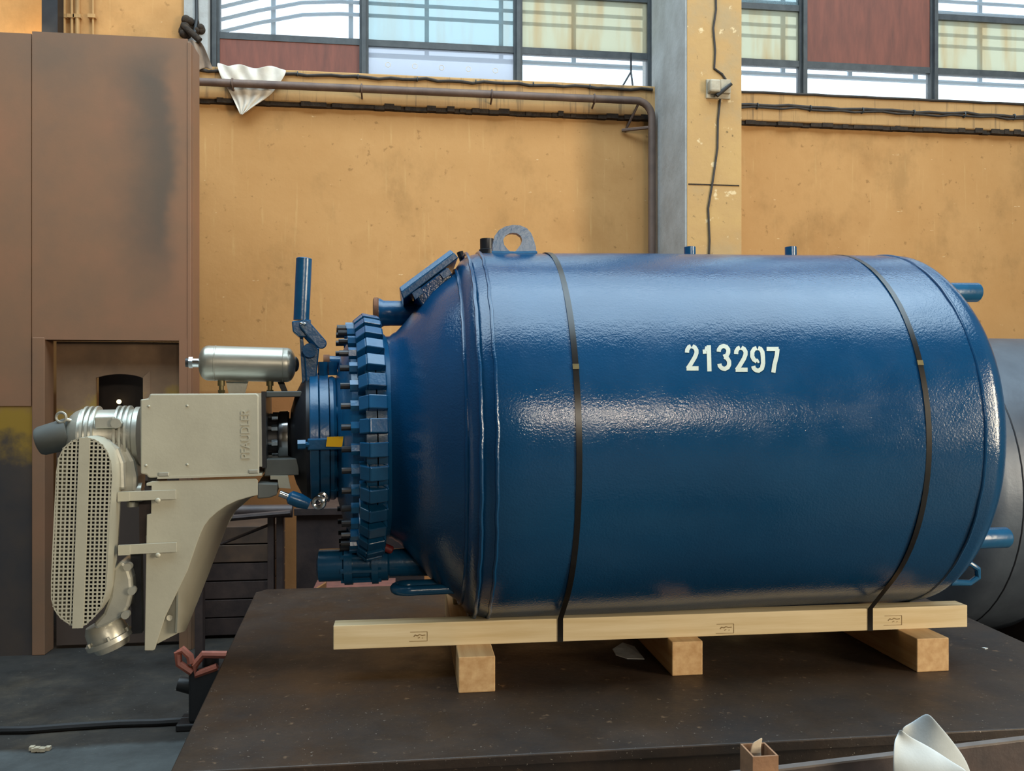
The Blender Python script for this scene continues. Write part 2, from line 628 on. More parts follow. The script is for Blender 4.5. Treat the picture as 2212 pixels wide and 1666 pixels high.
part(B().box((XL, YW, GRV - 0.012), (XJ - 0.16, YW + T, ZT)), 'wall_pier', MT['wall'], o, smooth=False)
part(B().box((XL, YW, WTOP), (XR, YW + T, ZT)), 'wall_lintel', MT['wall'], o, smooth=False)
o = B().box((XJ - 0.16, YW - 0.045, GRV + 0.014), (XR, YW + T, SILL)).obj('trim_1', MT['band'], smooth=False, bevel=0.01)
o['kind'] = 'structure'
o['label'] = 'dirty ochre sill band under the windows'
# grime-filled joint under the sill band: ragged lumps
b = B()
xx = XJ - 0.16
while xx < 6.2:
    wdt = random.uniform(0.03, 0.09)
    dz = random.uniform(-0.006, 0.012)
    b.box((xx, YW - random.uniform(0.028, 0.052), GRV - 0.014 + dz * 0.3), (xx + wdt, YW + 0.05, GRV + 0.016 + dz))
    xx += wdt
o = b.obj('trim_2', MT['dirt'], smooth=False)
o['kind'] = 'structure'
o['label'] = 'black grime joint below the sill band'
# column
col = B().box((XC0, YC, 0), (XC1, YW + T, ZT)).obj('trim_3', MT['concrete'], smooth=False, bevel=0.008)
col['kind'] = 'structure'
col['label'] = 'concrete column standing proud of the wall'
part(B().box((XC0 + 0.012, YC - 0.006, 0), (XC1 - 0.004, YC + 0.004, ZT)), 'front_render', MT['column'], col, smooth=False)
zj = W(1540, 400, YC).z
part(B().box((XC0 + 0.02, YC - 0.009, zj - 0.004), (XC1 - 0.02, YC - 0.004, zj + 0.004)), 'day_joint', MT['dirt'], col, smooth=False)
# jamb left of the windows: grey strip with a black cable
o = B().box((XJ - 0.16, YW - 0.02, SILL), (XJ, YW + T, WTOP)).obj('trim_4', MT['concrete'], smooth=False)
o['kind'] = 'structure'
o['label'] = 'grey plastered jamb at the left end of the windows'


def window(idx, label, xs, panes, boards):
    """xs: mullion centres; panes: (bay, z0, z1, material); boards: (bay, z0, z1)"""
    w = struct('window_%d' % idx, label)
    y0, y1 = YW + 0.07, YW + 0.13
    for i, xm in enumerate(xs):
        wd = 0.032
        b = B().box((xm - wd, y0, SILL), (xm + wd, y1, WTOP))
        b.box((xm - wd * 0.45, y0 - 0.03, SILL), (xm + wd * 0.45, y0, WTOP))
        part(b, 'mullion', MT['frame'], w, smooth=False)
    for i in range(len(xs) - 1):
        a, c = xs[i] + 0.032, xs[i + 1] - 0.032
        for zm in (MUN, MUN2, CH + 3.41, CH + 3.84, CH + 4.27, CH + 4.70, CH + 5.13):
            if any(bd[0] == i and bd[1] < zm - 0.05 < bd[2] - 0.1 for bd in boards):
                continue
            part(B().box((a, y0 + 0.005, zm - 0.026), (c, y1 - 0.005, zm + 0.02)), 'glazing_bar', MT['frame'], w, smooth=False)
        part(B().box((a, y0 - 0.01, SILL), (c, y1, SILL + 0.022)), 'bottom_rail', MT['frame'], w, smooth=False)
        for bd in boards:
            if bd[0] == i:
                o = part(B().box((a, y0 + 0.01, bd[1]), (c, y0 + 0.03, bd[2])), 'board', MT['brownboard'], w, smooth=False)
                o['label'] = 'red-brown board filling a window bay'
        for pn in panes:
            if pn[0] == i:
                part(B().box((a, y0 + 0.026, pn[1]), (c, y0 + 0.032, pn[2])), 'pane', MT[pn[3]], w, smooth=False)
    return w


top = CH + 3.41
upper = [(CH + 3.41 + 0.43 * k, CH + 3.84 + 0.43 * k) for k in range(4)]
high = lambda bays: [(bay, z0_, z1_, ('clear', 'greenish')[(bay + k) % 2]) for bay in bays for k, (z0_, z1_) in enumerate(upper)]
x785, x1122 = W(785, 100, YW).x, W(1122, 100, YW).x
w1 = window(1, 'steel framed window row left of the column', [XJ + 0.03, x785, x1122, XC0 + 0.01],
            [(0, MUN, MUN2, 'clear'), (0, MUN2, top, 'clear'), (1, SILL, MUN, 'bubble'), (1, MUN, MUN2, 'greenish'), (1, MUN2, top, 'greenish'),
             (2, SILL, MUN, 'clear'), (2, MUN, MUN2, 'yellowed'), (2, MUN2, top, 'yellowed')] + high((0, 1, 2)),
            [(0, SILL, MUN)])
x1745, x2030 = W(1745, 100, YW).x, W(2030, 100, YW).x
w2 = window(2, 'steel framed window row right of the column', [XC1 - 0.03, x1745, x2030, x2030 + 1.09, x2030 + 2.18],
            [(0, SILL, MUN, 'clear'), (0, MUN, MUN2, 'yellowed'), (0, MUN2, top, 'greenish'), (1, SILL, MUN, 'clear'),
             (2, SILL, MUN, 'clear'), (2, MUN, MUN2, 'yellowed'), (2, MUN2, top, 'clear'), (3, SILL, MUN, 'clear'), (3, MUN, MUN2, 'yellowed'), (3, MUN2, top, 'clear')] + high((0, 1, 2, 3)),
            [(1, MUN - 0.02, top)])
# faint printed rings on the milky film
for k in range(5):
    p = W(838 + k * 58, 140 + k * 3.2, YW + 0.09)
    part(B().torus((p.x, YW + 0.088, p.z), (0, 1, 0), 0.018, 0.0022, 20, 6), 'printed_ring', MT['film'], w1)
# ratchet catch of the sash
p0 = W(1363, 115, YW + 0.03)
p1 = W(1363, 155, YW + 0.03)
p2 = W(1345, 186, YW + 0.0)
p3 = W(1367, 188, YW + 0.0)
part(B().tube([p0, p1], 0.007, 6).tube([p1, p2], 0.007, 6).tube([p1, p3], 0.007, 6), 'sash_stay', MT['blacksteel'], w1)

# outdoor railing a stride behind the panes
YG = YW + 0.9
rl = thing('outdoor_railing', 'grey steel railing outside, seen through the window panes', 'railing')
for k, pz in enumerate((2.785, 3.111, 3.211, 3.311, 3.411, 3.511, 3.611, 3.711, 3.811)):
    dr_ = 0.0 if k == 0 else 1.0
    zz = CH + pz
    b = B().tube([(-2.6, YG, zz - 0.50 * dr_), (-1.7, YG, zz - 0.26 * dr_), (-1.2, YG, zz - 0.11 * dr_), (-0.85, YG, zz - 0.025 * dr_), (-0.55, YG, zz), (1.5, YG, zz), (4.5, YG, zz), (6.8, YG, zz)], 0.021 if k == 0 else 0.016, 8)
    part(b, 'rail', MT['rail'], rl)
for k in range(-4, 11):
    xx = 0.16 + 0.622 * k
    part(B().box((xx - 0.018, YG + 0.018, CH + 2.785), (xx + 0.018, YG + 0.04, CH + 4.1)), 'post', MT['rail'], rl, smooth=False)
ws = W(1500, 145, YW).z

# heating pipe below the sill with elbow and drop at the column
zp = W(900, 197, YW - 0.12).z
YP, rp = YW - 0.12, 0.027
xe = XC0 - 0.045
pts = [(-2.05, YP, zp), (xe - 0.12, YP, zp)]
for k in range(1, 7):
    a = k / 6 * PI / 2
    pts.append((xe - 0.12 + 0.12 * math.sin(a), YP, zp - 0.12 + 0.12 * math.cos(a)))
pts += [(xe, YP, 0.02)]
hp = thing('heating_pipe', 'brown painted pipe under the sill, bending down beside the column', 'pipe')
part(B().tube(pts, rp, 16), 'pipe_run', MT['pipe'], hp)
part(B().tube([(xe - 0.17, YW, zp - 0.19), (xe - 0.10, YP, zp - 0.02)], 0.009, 6).tube([(xe - 0.20, YW - 0.02, zp - 0.19), (xe, YP, zp - 0.19)], 0.012, 6), 'pipe_bracket', MT['pipe'], hp)
for xk in (-1.2, -0.32, 0.6, 1.35):
    part(B().torus((xk, YP, zp), (1, 0, 0), rp + 0.004, 0.006, 16, 6).tube([(xk, YP, zp - rp), (xk, YW - 0.03, zp - rp - 0.02)], 0.007, 6), 'pipe_hanger', MT['pipe'], hp)


def wavy(x0, x1, y, z, amp, n, sag=0):
    pts = []
    for i in range(n + 1):
        t = i / n
        pts.append((lerp(x0, x1, t), y, z + amp * math.sin(i * 2.3) * (0.4 + 0.6 * math.sin(i * 0.7) ** 2) - sag * math.sin(PI * ((t * 6) % 1))))
    return pts


b = B().tube(wavy(XJ - 0.15, XC0 - 0.02, YW - 0.055, SILL - 0.03, 0.008, 40, 0.006), 0.011, 8)
cb = tag(b.obj('sill_cable', MT['cable']), 'dark wavy cable clipped under the sill left of the column', 'cable')
for i in range(7):
    xk = XJ + 0.2 + i * 0.42
    part(B().torus((xk, YW - 0.055, SILL - 0.031), (1, 0, 0), 0.014, 0.004, 12, 6), 'cable_clip', MT['frame'], cb)
b = B().tube(wavy(XC1 + 0.02, 6.4, YW - 0.055, SILL - 0.105, 0.006, 40, 0.008), 0.011, 8)
b.tube(wavy(XC1 + 0.02, 6.4, YW - 0.055, SILL - 0.125, 0.009, 36, 0.006), 0.008, 8)
cb = tag(b.obj('twin_cable', MT['cable']), 'pair of dusty cables along the band right of the column', 'cable')
for i in range(9):
    xk = XC1 + 0.4 + i * 0.42
    part(B().torus((xk, YW - 0.055, SILL - 0.12), (1, 0, 0), 0.02, 0.005, 12, 6), 'cable_clip', MT['frame'], cb)
b = B().tube(wavy(XC1 + 0.02, 6.4, YW - 0.05, SILL - 0.014, 0.003, 30), 0.010, 8)
tag(b.obj('sill_cable', MT['cable']), 'single dark cable tight under the sill right of the column', 'cable')
# switch box on the column with its lead
p = W(1553, 190, YC - 0.04)
sb = thing('switch_box', 'old ivory switch box screwed to the column front', 'switch box')
part(B().cbox((p.x + 0.005, YC - 0.012, p.z), (0.165, 0.018, 0.125)), 'back_plate', MT['boxgrey'], sb, smooth=False, bevel=0.003)
part(B().cbox((p.x - 0.035, YC - 0.045, p.z + 0.005), (0.075, 0.06, 0.085)), 'switch_body', MT['boxgrey'], sb, smooth=False, bevel=0.012)
part(B().cbox((p.x + 0.045, YC - 0.030, p.z + 0.012), (0.07, 0.035, 0.09)), 'cover_box', MT['boxgrey'], sb, smooth=False, bevel=0.004)
part(B().cyl((p.x - 0.02, YC - 0.05, p.z - 0.055), (p.x + 0.075, YC - 0.07, p.z + 0.02), 0.015, 0.011, 10), 'plug', MT['black'], sb)
q = lambda px, py: W(px, py, YC - 0.014)
b = B().tube([q(1545, -60), q(1547, 20), q(1541, 60), q(1545, 110), q(1543, 148), q(1560, 160), q(1568, 172)], 0.007, 8)
b.tube([q(1556, 215), q(1551, 260), q(1550, 320), q(1540, 390), q(1530, 450), q(1533, 520), q(1528, 640), q(1530, 900)], 0.007, 8)
tag(b.obj('box_lead', MT['cable']), 'thin dark lead running down the column through the switch box', 'cable')

# things at the left end of the wall
p = W(410, 62, YW)
b = B()
for k in range(26):
    a = random.uniform(0, 2 * PI)
    rr = random.uniform(0.0, 0.06)
    b.sphere((p.x - 0.02 + rr * math.cos(a) * 1.3 + random.uniform(0, 0.05), YW - random.uniform(0.0, 0.05), p.z + rr * math.sin(a)), random.uniform(0.018, 0.034), 8)
b.tube([W(395, 55, YW - 0.05), W(415, 72, YW - 0.09), W(432, 88, YW - 0.09)], 0.022, 8)
tag(b.obj('charred_pipe_stub', MT['dirt'], ang=60), 'charred black pipe stub poking from the wall above the booth', 'pipe')
b = B().tube([W(424, -30, YW - 0.03), W(425, 40, YW - 0.03), W(421, 70, YW - 0.05)], 0.012, 8)
tag(b.obj('jamb_cable', MT['black']), 'black cable hanging down the window jamb', 'cable')


def sheet(name, pts_rows, m, label, cat, thick=0.006, sub=2):
    """draped sheet from a grid of 3D points"""
    nr, nc = len(pts_rows), len(pts_rows[0])
    b = B()
    b.v = [Vector(p) for r in pts_rows for p in r]
    b.f = [[i * nc + j, i * nc + j + 1, (i + 1) * nc + j + 1, (i + 1) * nc + j] for i in range(nr - 1) for j in range(nc - 1)]
    o = b.obj(name, m, ang=80)
    s = o.modifiers.new('thick', 'SOLIDIFY')
    s.thickness = thick
    if sub:
        d = o.modifiers.new('soft', 'SUBSURF')
        d.levels = d.render_levels = sub
    return tag(o, label, cat)


# canvas rag beside the booth top
rows = []
for i in range(5):
    t = i / 4
    L, Rr = (lerp(398, 405, t), lerp(432, 462, t ** 0.8))
    rows.append([W(lerp(L, Rr, j / 6), lerp(88, 150, t) + 4 * math.sin(j * 1.7 + i), YW - 0.08 - 0.035 * math.sin(j * 2.2 + i * 0.6)) for j in range(7)])
sheet('canvas_rag', rows, MT['tarp'], 'grey-brown canvas rag bunched at the corner of the booth', 'rag')
# white plastic sheet tucked behind the pipe: slanted pleats
left = [(466, 139), (474, 162), (487, 185), (500, 207), (510, 228), (519, 248)]
right = [(621, 147), (613, 168), (600, 187), (584, 208), (550, 228), (523, 249)]
rows = []
for i in range(6):
    (xa, ya), (xb, yb) = left[i], right[i]
    rows.append([W(lerp(xa, xb, j / 18), lerp(ya, yb, j / 18) + (4 * math.sin(j * 0.8) if i == 0 else 0) - (6 if i == 0 and j < 3 else 0), YW - 0.074 + 0.013 * math.sin(j * 1.45 - i * 1.9) + 0.006 * math.sin(j * 0.9 + i * 2.1)) for j in range(19)])
sheet('plastic_sheet', rows, MT['film'], 'white pleated plastic sheet tucked behind the wall pipe', 'sheet', 0.004)
# upper left: dark steel stanchion, conduits, all on the wall over the booth
p = W(114, 30, YW - 0.15)
o = B().box((p.x - 0.05, YW - 0.2, 3.2), (p.x + 0.05, YW - 0.1, ZT)).obj('steel_stanchion', MT['blacksteel'], smooth=False)
tag(o, 'dark brown steel stanchion above the booth', 'stanchion')
for k, px in enumerate((136, 152, 166, 198)):
    p = W(px, 30, YW - 0.03)
    lb = ('leftmost conduit beside the dark stanchion', 'second conduit from the dark stanchion', 'third conduit from the dark stanchion', 'rightmost conduit, set apart from the other three')[k]
    c = B().tube([(p.x, YW - 0.02, 2.9), (p.x + 0.006 * (k % 2), YW - 0.02, 3.9), (p.x, YW - 0.02, 5.0)], (0.014, 0.010, 0.014, 0.007)[k], 8).obj('wall_conduit', MT['band'])
    tag(c, 'thin ' + lb, 'conduit', 'conduits over the booth')
    part(B().cbox((p.x, YW - 0.02, W(px, 38, YW).z), (0.05, 0.03, 0.025)), 'clip', MT['band'], c, smooth=False)
# wall lamp hidden behind the booth top lights the wall above it
lm = thing('wall_lamp', 'warm lamp behind the brown booth, glowing on the wall', 'lamp')
p = W(62, 110, YW - 0.30)
part(B().lathe([(0, 0.05), (0.05, 0.07), (0.09, 0.07)], (p.x, YW - 0.30, p.z - 0.09), (0, 0, 1), 20), 'lamp_body', MT['frame'], lm)
part(B().box((p.x - 0.02, YW - 0.28, p.z - 0.07), (p.x + 0.02, YW, p.z - 0.04)), 'lamp_arm', MT['frame'], lm, smooth=False)
l = bpy.data.lights.new('wall_lamp_light', 'SPOT')
l.energy, l.color, l.spot_size, l.shadow_soft_size = 16, (1.0, 0.76, 0.40), math.radians(120), 0.06
lo = bpy.data.objects.new('wall_lamp_light', l)
COL.objects.link(lo)
lo.location = (p.x, YW - 0.30, p.z + 0.02)
lo.rotation_euler = (math.radians(160), 0, 0)
lo.parent = lm

# ================================================================== brown sheet-metal booth at the left
YB = 5.0
bo = thing('sheet_metal_booth', 'large red-brown sheet metal booth wall with a recessed door', 'booth')
zt = W(200, 74, YB).z
xr = W(405, 400, YB).x
xs_ = W(68, 300, YB).x
z1 = W(200, 730, YB).z
xj = W(97, 800, YB).x
part(B().box((xs_ + 0.003, YB, z1), (xr, YB + 0.012, zt)), 'upper_sheet', MT['primer'], bo, smooth=False)
part(B().box((-4.6, YB + 0.004, CH - 0.07), (xs_ - 0.003, YB + 0.016, zt - 0.012)), 'side_sheet', MT['primer'], bo, smooth=False)
part(B().box((-4.6, YB + 0.008, 0), (xs_ + 0.002, YB + 0.02, CH - 0.07)), 'lower_sheet', MT['lowsheet'], bo, smooth=False)
part(B().box((xr, YB - 0.005, 0), (xr + 0.02, YB + 0.05, zt - 0.02)), 'corner_angle', MT['primer'], bo, smooth=False, bevel=0.003)
part(B().box((xr + 0.02, YB + 0.012, 0), (xr + 0.028, YB + 0.16, zt - 0.03)), 'end_flange', MT['primer'], bo, smooth=False)
part(B().prism([(-4.6, YB + 0.02, zt - 0.05), (xr, YB + 0.02, zt - 0.05), (W(396, 100, YB + 0.9).x - 0.25, YB + 0.9, zt - 0.05), (-4.6, YB + 0.9, zt - 0.05)], (0, 0, 0.02)), 'roof_sheet', MT['primer'], bo, smooth=False)
jm = part(B().box((xs_ + 0.003, YB - 0.004, 0), (xj, YB + 0.12, z1)), 'door_jamb', MT['primer'], bo, smooth=False, bevel=0.004)
part(B().box((xj, YB, z1 - 0.012), (xr, YB + 0.12, z1)), 'door_head', MT['primer'], bo, smooth=False)
xdr = W(387, 800, YB).x
part(B().box((xdr, YB - 0.002, 0), (xr, YB + 0.12, z1)), 'door_post', MT['primer'], bo, smooth=False)
# recessed door with an arched hatch
yd = YB + 0.11
hx0, hx1 = W(207, 850, yd).x, W(311, 850, yd).x
hz0, hz1 = W(200, 1040, yd).z, W(200, 808, yd).z
b = B()
b.box((xj + 0.018, yd, 0.02), (hx0, yd + 0.02, z1 - 0.015)).box((hx1, yd, 0.02), (xdr, yd + 0.02, z1 - 0.015))
b.box((hx0, yd, 0.02), (hx1, yd + 0.02, hz0))
n = 12
tp = [(lerp(hx0, hx1, i / n), yd, hz1 - 0.022 * (2 * i / n - 1) ** 2 - (0.006 if i == n else 0)) for i in range(n + 1)]
b.prism(tp + [(hx1, yd, z1 - 0.015), (hx0, yd, z1 - 0.015)], (0, 0.02, 0))
dr = part(b, 'recessed_door', MT['burnt'], bo, smooth=False)
b = B().prism([(hx1, yd - 0.02, hz0), (hx1 + 0.035, yd - 0.002, hz0), (hx1 + 0.035, yd - 0.002, hz1 + 0.02), (hx1, yd - 0.02, hz1 - 0.02)], (0, 0.02, 0))
part(b, 'hatch_frame', MT['burnt'], dr, smooth=False)
part(B().box((hx0 - 0.10, yd + 0.34, hz0 - 0.1), (hx1 + 0.10, yd + 0.36, hz1 + 0.1)), 'hatch_liner', MT['hatch'], dr, smooth=False)
g = N('glowing_bulb')
g.base(srgb(255, 220, 150))
g.p.inputs['Emission Color'].default_value = (1.0, 0.82, 0.45, 1)
g.p.inputs['Emission Strength'].default_value = 3.0
p = W(257, 868, yd + 0.30)
lb = thing('pilot_bulb', 'small warm bulb glowing inside the booth hatch', 'bulb')
part(B().sphere(p, 0.014, 12), 'bulb_glass', g.m, lb)
part(B().cyl(p + Vector((0, 0.012, -0.01)), p + Vector((0, 0.06, -0.02)), 0.009, n=10), 'bulb_holder', MT['blacksteel'], lb)

# ================================================================== floor things
b = B().tube([G(-40, 1578, 0.016), G(60, 1577, 0.016), G(150, 1570, 0.016), G(260, 1563, 0.016), G(340, 1561, 0.016), G(420, 1556, 0.016)], 0.016, 8)
tag(b.obj('floor_hose', MT['black']), 'black hose lying across the dark floor at the left', 'hose')
p = G(85, 1624, 0)
b = B()
for k in range(6):
    b.cbox((p.x - 0.03 + k * 0.012, p.y + random.uniform(-0.01, 0.01), 0.008 + random.uniform(0, 0.006)), (0.018, 0.022, 0.014), None)
o = tag(b.obj('crumpled_scrap', MT['boxgrey'], smooth=False), 'tiny crumpled pale scrap on the floor at the lower left', 'scrap')
p0, p1 = G(-30, 1383, 0), G(54, 1384, 0)
o = tag(B().box((p0.x, p0.y, 0), (p1.x, p0.y + 0.05, 0.012)).obj('flat_bar', MT['concrete'], smooth=False), 'thin flat steel bar on the floor by the booth foot', 'bar')

# ================================================================== steel table
ZT_ = CH - 0.924
tb = thing('plate_table', 'low table with a large scaled steel plate top under the timbers', 'table')
c4 = [Vector((-0.575, 2.16, ZT_)), Vector((2.22, 2.16, ZT_)), Vector((2.36, 4.13, ZT_)), Vector((-0.66, 4.13, ZT_)), Vector((-0.70, 4.07, ZT_))]
part(B().prism([Vector((p.x, p.y, ZT_ - 0.03)) for p in c4], (0, 0, 0.03)), 'plate_top', MT['plate'], tb, smooth=False, bevel=0.004)
part(B().box((-0.50, 2.19, ZT_ - 0.19), (2.18, 2.27, ZT_ - 0.03)), 'front_beam', MT['plate'], tb, smooth=False, bevel=0.003)
part(B().box((-0.50, 3.96, ZT_ - 0.19), (2.2, 4.04, ZT_ - 0.03)), 'rear_beam', MT['plate'], tb, smooth=False, bevel=0.003)
for lx, ly in ((-0.42, 2.3), (2.1, 2.3), (-0.42, 3.85), (2.1, 3.85), (0.85, 3.1)):
    part(B().box((lx - 0.06, ly - 0.06, 0), (lx + 0.06, ly + 0.06, ZT_ - 0.03)).box((lx - 0.10, ly - 0.10, 0), (lx + 0.10, ly + 0.10, 0.015)), 'leg', MT['blacksteel'], tb, smooth=False, bevel=0.003)
# dark pump-like block and the orange clamp under the left table edge
p = G(432, 1560, 0.0)
pb = thing('black_jack', 'black jack-like block standing under the left table edge', 'jack')
bx, by = -0.875, 3.86
hz = lambda py: W(420, py, by).z
part(B().box((bx - 0.11, by - 0.07, 0.0), (bx + 0.12, by + 0.07, 0.03)), 'foot', MT['black'], pb, smooth=False, bevel=0.006)
part(B().box((bx - 0.06, by - 0.06, 0.03), (bx + 0.10, by + 0.06, 0.26)), 'body', MT['black'], pb, smooth=False, bevel=0.012)
part(B().cyl((bx - 0.05, by, 0.17), (bx - 0.115, by, 0.185), 0.036, 0.03, 16), 'pump_boss', MT['black'], pb)
part(B().cyl((bx + 0.02, by, 0.26), (bx + 0.02, by, 0.31), 0.035, n=16), 'piston', MT['black'], pb)
cl = thing('lifting_clamp', 'small orange-red lifting clamp on the black jack', 'clamp')
zc = 0.288
part(B().tube([(bx + 0.10, by - 0.05, zc + 0.03), (bx - 0.0, by - 0.05, zc + 0.035), (bx - 0.035, by - 0.05, zc - 0.01), (bx - 0.03, by - 0.05, zc - 0.05), (bx + 0.06, by - 0.05, zc - 0.02)], 0.017, 8), 'jaw', MT['orange'], cl)
part(B().tube([(bx - 0.045, by - 0.05, zc - 0.04), (bx - 0.10, by - 0.05, zc + 0.0), (bx - 0.105, by - 0.05, zc + 0.045), (bx - 0.085, by - 0.05, zc + 0.06), (bx - 0.055, by - 0.05, zc + 0.03), (bx - 0.05, by - 0.05, zc + 0.0)], 0.017, 8), 'shackle', MT['orange'], cl)

# ================================================================== things behind the reactor
YT = 4.62
tr = thing('steel_trestle', 'brown steel trestle behind the drive, with a round top rail', 'trestle')
pr0, pr1 = W(446, 1106, YT), W(632, 1104, YT)
part(B().tube([pr0 + Vector((-0.06, 0, 0)), pr0, pr1], 0.035, 14), 'top_rail', MT['trestle'], tr)
part(B().tube([W(470, 1122, YT - 0.05), W(628, 1108, YT - 0.05)], 0.016, 8), 'guard_bar', MT['trestle'], tr)
for dx in (0, 0.045):
    xk = W(588, 1200, YT).x + dx
    part(B().box((xk - 0.02, YT - 0.03, 0), (xk + 0.012, YT + 0.03, pr0.z)), 'leg', MT['trestle'], tr, smooth=False, bevel=0.003)
xk = W(432, 1200, YT).x
part(B().box((xk - 0.02, YT - 0.03, 0), (xk + 0.02, YT + 0.03, pr0.z)), 'leg', MT['trestle'], tr, smooth=False, bevel=0.003)
part(B().tube([W(476, 1176, YT + 0.02), W(586, 1132, YT + 0.02)], 0.008, 8), 'brace', MT['trestle'], tr)
YK = 5.2
cr = thing('timber_crate', 'brown crate of old boards standing behind the trestle', 'crate')
pa, pb_ = W(440, 1130, YK), W(590, 1330, YK)
zs = [0.02 + k * (pa.z - 0.04) / 6 for k in range(7)]
for k in range(6):
    part(B().box((pa.x - 0.3, YK + random.uniform(0, 0.008), zs[k]), (pb_.x, YK + 0.5, zs[k + 1] - 0.008)), 'board', MT['oldboard'] if k > 3 else MT['trestle'], cr, smooth=False, bevel=0.002)
bk = thing('dark_steel_bin', 'dark brown steel bin behind the lid clamps', 'bin')
pa, pb_ = W(640, 1098, YT + 0.2), W(800, 1400, YT + 0.2)
part(B().box((pa.x, YT + 0.2, 0), (pb_.x + 0.3, YT + 0.8, pa.z)), 'bin_body', MT['trestle'], bk, smooth=False, bevel=0.004)
part(B().box((pa.x - 0.01, YT + 0.18, pa.z - 0.04), (pb_.x + 0.31, YT + 0.2, pa.z)), 'bin_rim', MT['trestle'], bk, smooth=False, bevel=0.003)
YS = 4.35
pa, pb_ = W(662, 1160, YS), W(770, 1178, YS)
o = tag(B().prism([Vector((pa.x - 0.005, YS + 0.04, 0.43)), Vector((pa.x + 0.09, YS + 0.04, 0.43 + 0.06)), Vector((pa.x + 0.09, YS + 0.04, 0.43))], (0, 0.05, 0)).obj('board_offcut', MT['plank'], smooth=False), 'orange triangular board offcut beside the dark bin', 'offcut')
st = thing('steel_plate_stack', 'stack of brown steel plates behind the outlet nozzle', 'plates')
for k in range(4):
    part(B().box((pa.x + 0.004 * k, YS + 0.012 * k, 0.30 + pa.z * 0 + (k * 0.034)), (pb_.x + 0.25 - 0.02 * k, YS + 0.4, 0.328 + k * 0.034)), 'steel_plate', MT['brownboard'] if k % 2 else MT['trestle'], st, smooth=False, bevel=0.002)
for dx in (0.03, 0.3):
    part(B().box((pa.x + dx, YS + 0.03, 0), (pa.x + dx + 0.07, YS + 0.35, 0.30)), 'bearer', MT['trestle'], st, smooth=False)
# second vessel at the right
YV = 4.75
zc2, r2 = 0.86, 0.86
v2 = thing('bare_steel_vessel', 'big bare grey steel vessel behind the right end of the blue one', 'vessel')
xl2 = 2.62
pr = [(0, 0)] + [(0.34 * (1 - math.cos(PI / 2 * i / 14)) , r2 * math.sin(PI / 2 * i / 14)) for i in range(1, 15)] + [(2.6, r2), (2.6, 0)]
part(B().lathe(pr, (xl2, YV, zc2 + 0.06), (1, 0, 0), 64, False), 'shell', MT['bgsteel'], v2)
part(B().torus((xl2 + 0.42, YV, zc2 + 0.06), (1, 0, 0), r2, 0.004, 64, 6), 'weld_seam', MT['blacksteel'], v2)
for dx in (0.7, 1.9):
    part(B().box((xl2 + dx, YV - 0.55, 0), (xl2 + dx + 0.1, YV + 0.55, 0.26)), 'cradle', MT['trestle'], v2, smooth=False)

# ================================================================== timbers under the vessel
ZB = CH - 0.813                       # underside of the long timbers
ZTT = CH - 0.737                      # their top
YF = 2.748                            # front face of the front timber
XT0, XT1 = G(720, 1404, ZB).x, G(2090, 1355, ZB).x
ft = thing('long_timber', 'long pale pine timber along the front, with three ink stamps', 'timber', 'long timbers under the vessel')
part(B().box((XT0, YF, ZB), (XT1, YF + 0.066, ZTT)), 'beam', MT['wood_long'], ft, smooth=False, bevel=0.002)


def inkline(b, pts, w=1.2):
    """strokes in pixel space laid on the timber's front face"""
    for (x0, y0), (x1, y1) in zip(pts, pts[1:]):
        d = Vector((x1 - x0, y1 - y0))
        nn = Vector((-d.y, d.x)).normalized() * w / 2
        q = [W(x0 + nn.x, y0 + nn.y, YF - 0.0006), W(x1 + nn.x, y1 + nn.y, YF - 0.0006), W(x1 - nn.x, y1 - nn.y, YF - 0.0006), W(x0 - nn.x, y0 - nn.y, YF - 0.0006)]
        b.add(q, [(0, 1, 2, 3)])
    return b


for (ox, oy) in ((886, 1365), (1548, 1348), (1911, 1330)):
    b = B()
    inkline(b, [(ox, oy + 1), (ox + 37, oy), (ox + 37, oy + 20), (ox - 2, oy + 21)])
    inkline(b, [(ox + 8, oy + 11), (ox + 11, oy + 7), (ox + 16, oy + 9), (ox + 20, oy + 6), (ox + 26, oy + 8), (ox + 33, oy + 7)], 2.0)
    inkline(b, [(ox + 17, oy + 14), (ox + 21, oy + 12)], 1.6)
    inkline(b, [(ox + 26, oy + 14), (ox + 28, oy + 13)], 1.4)
    part(b, 'ink_stamp', MT['stamp'], ft, smooth=False)
rt = thing('long_timber', 'long pine timber behind, almost hidden under the vessel', 'timber', 'long timbers under the vessel')
YRT = 2 * Y0 - YF
part(B().box((W(977, 1310, YRT).x, YRT - 0.066, ZB), (XT1, YRT, ZTT)), 'beam', MT['wood_long'], rt, smooth=False, bevel=0.002)
for k, (pa, pb, lab) in enumerate((((990, 1497), (1070, 1496), 'square pine block under the left part of the front timber'),
                                   ((1451, 1460), (1519, 1459), 'square pine block under the middle of the front timber'),
                                   ((1981, 1453), (2050, 1450), 'square pine block under the right end of the front timber'))):
    a, c = G(*pa, ZT_), G(*pb, ZT_)
    yf = (a.y + c.y) / 2
    o = B().box((a.x, yf, ZT_), (c.x, yf + (0.95, 0.85, 0.8)[k], ZB)).obj('pine_block', MT['wood_cross'], smooth=False, bevel=0.003)
    tag(o, lab, 'timber', 'cross blocks on the table')
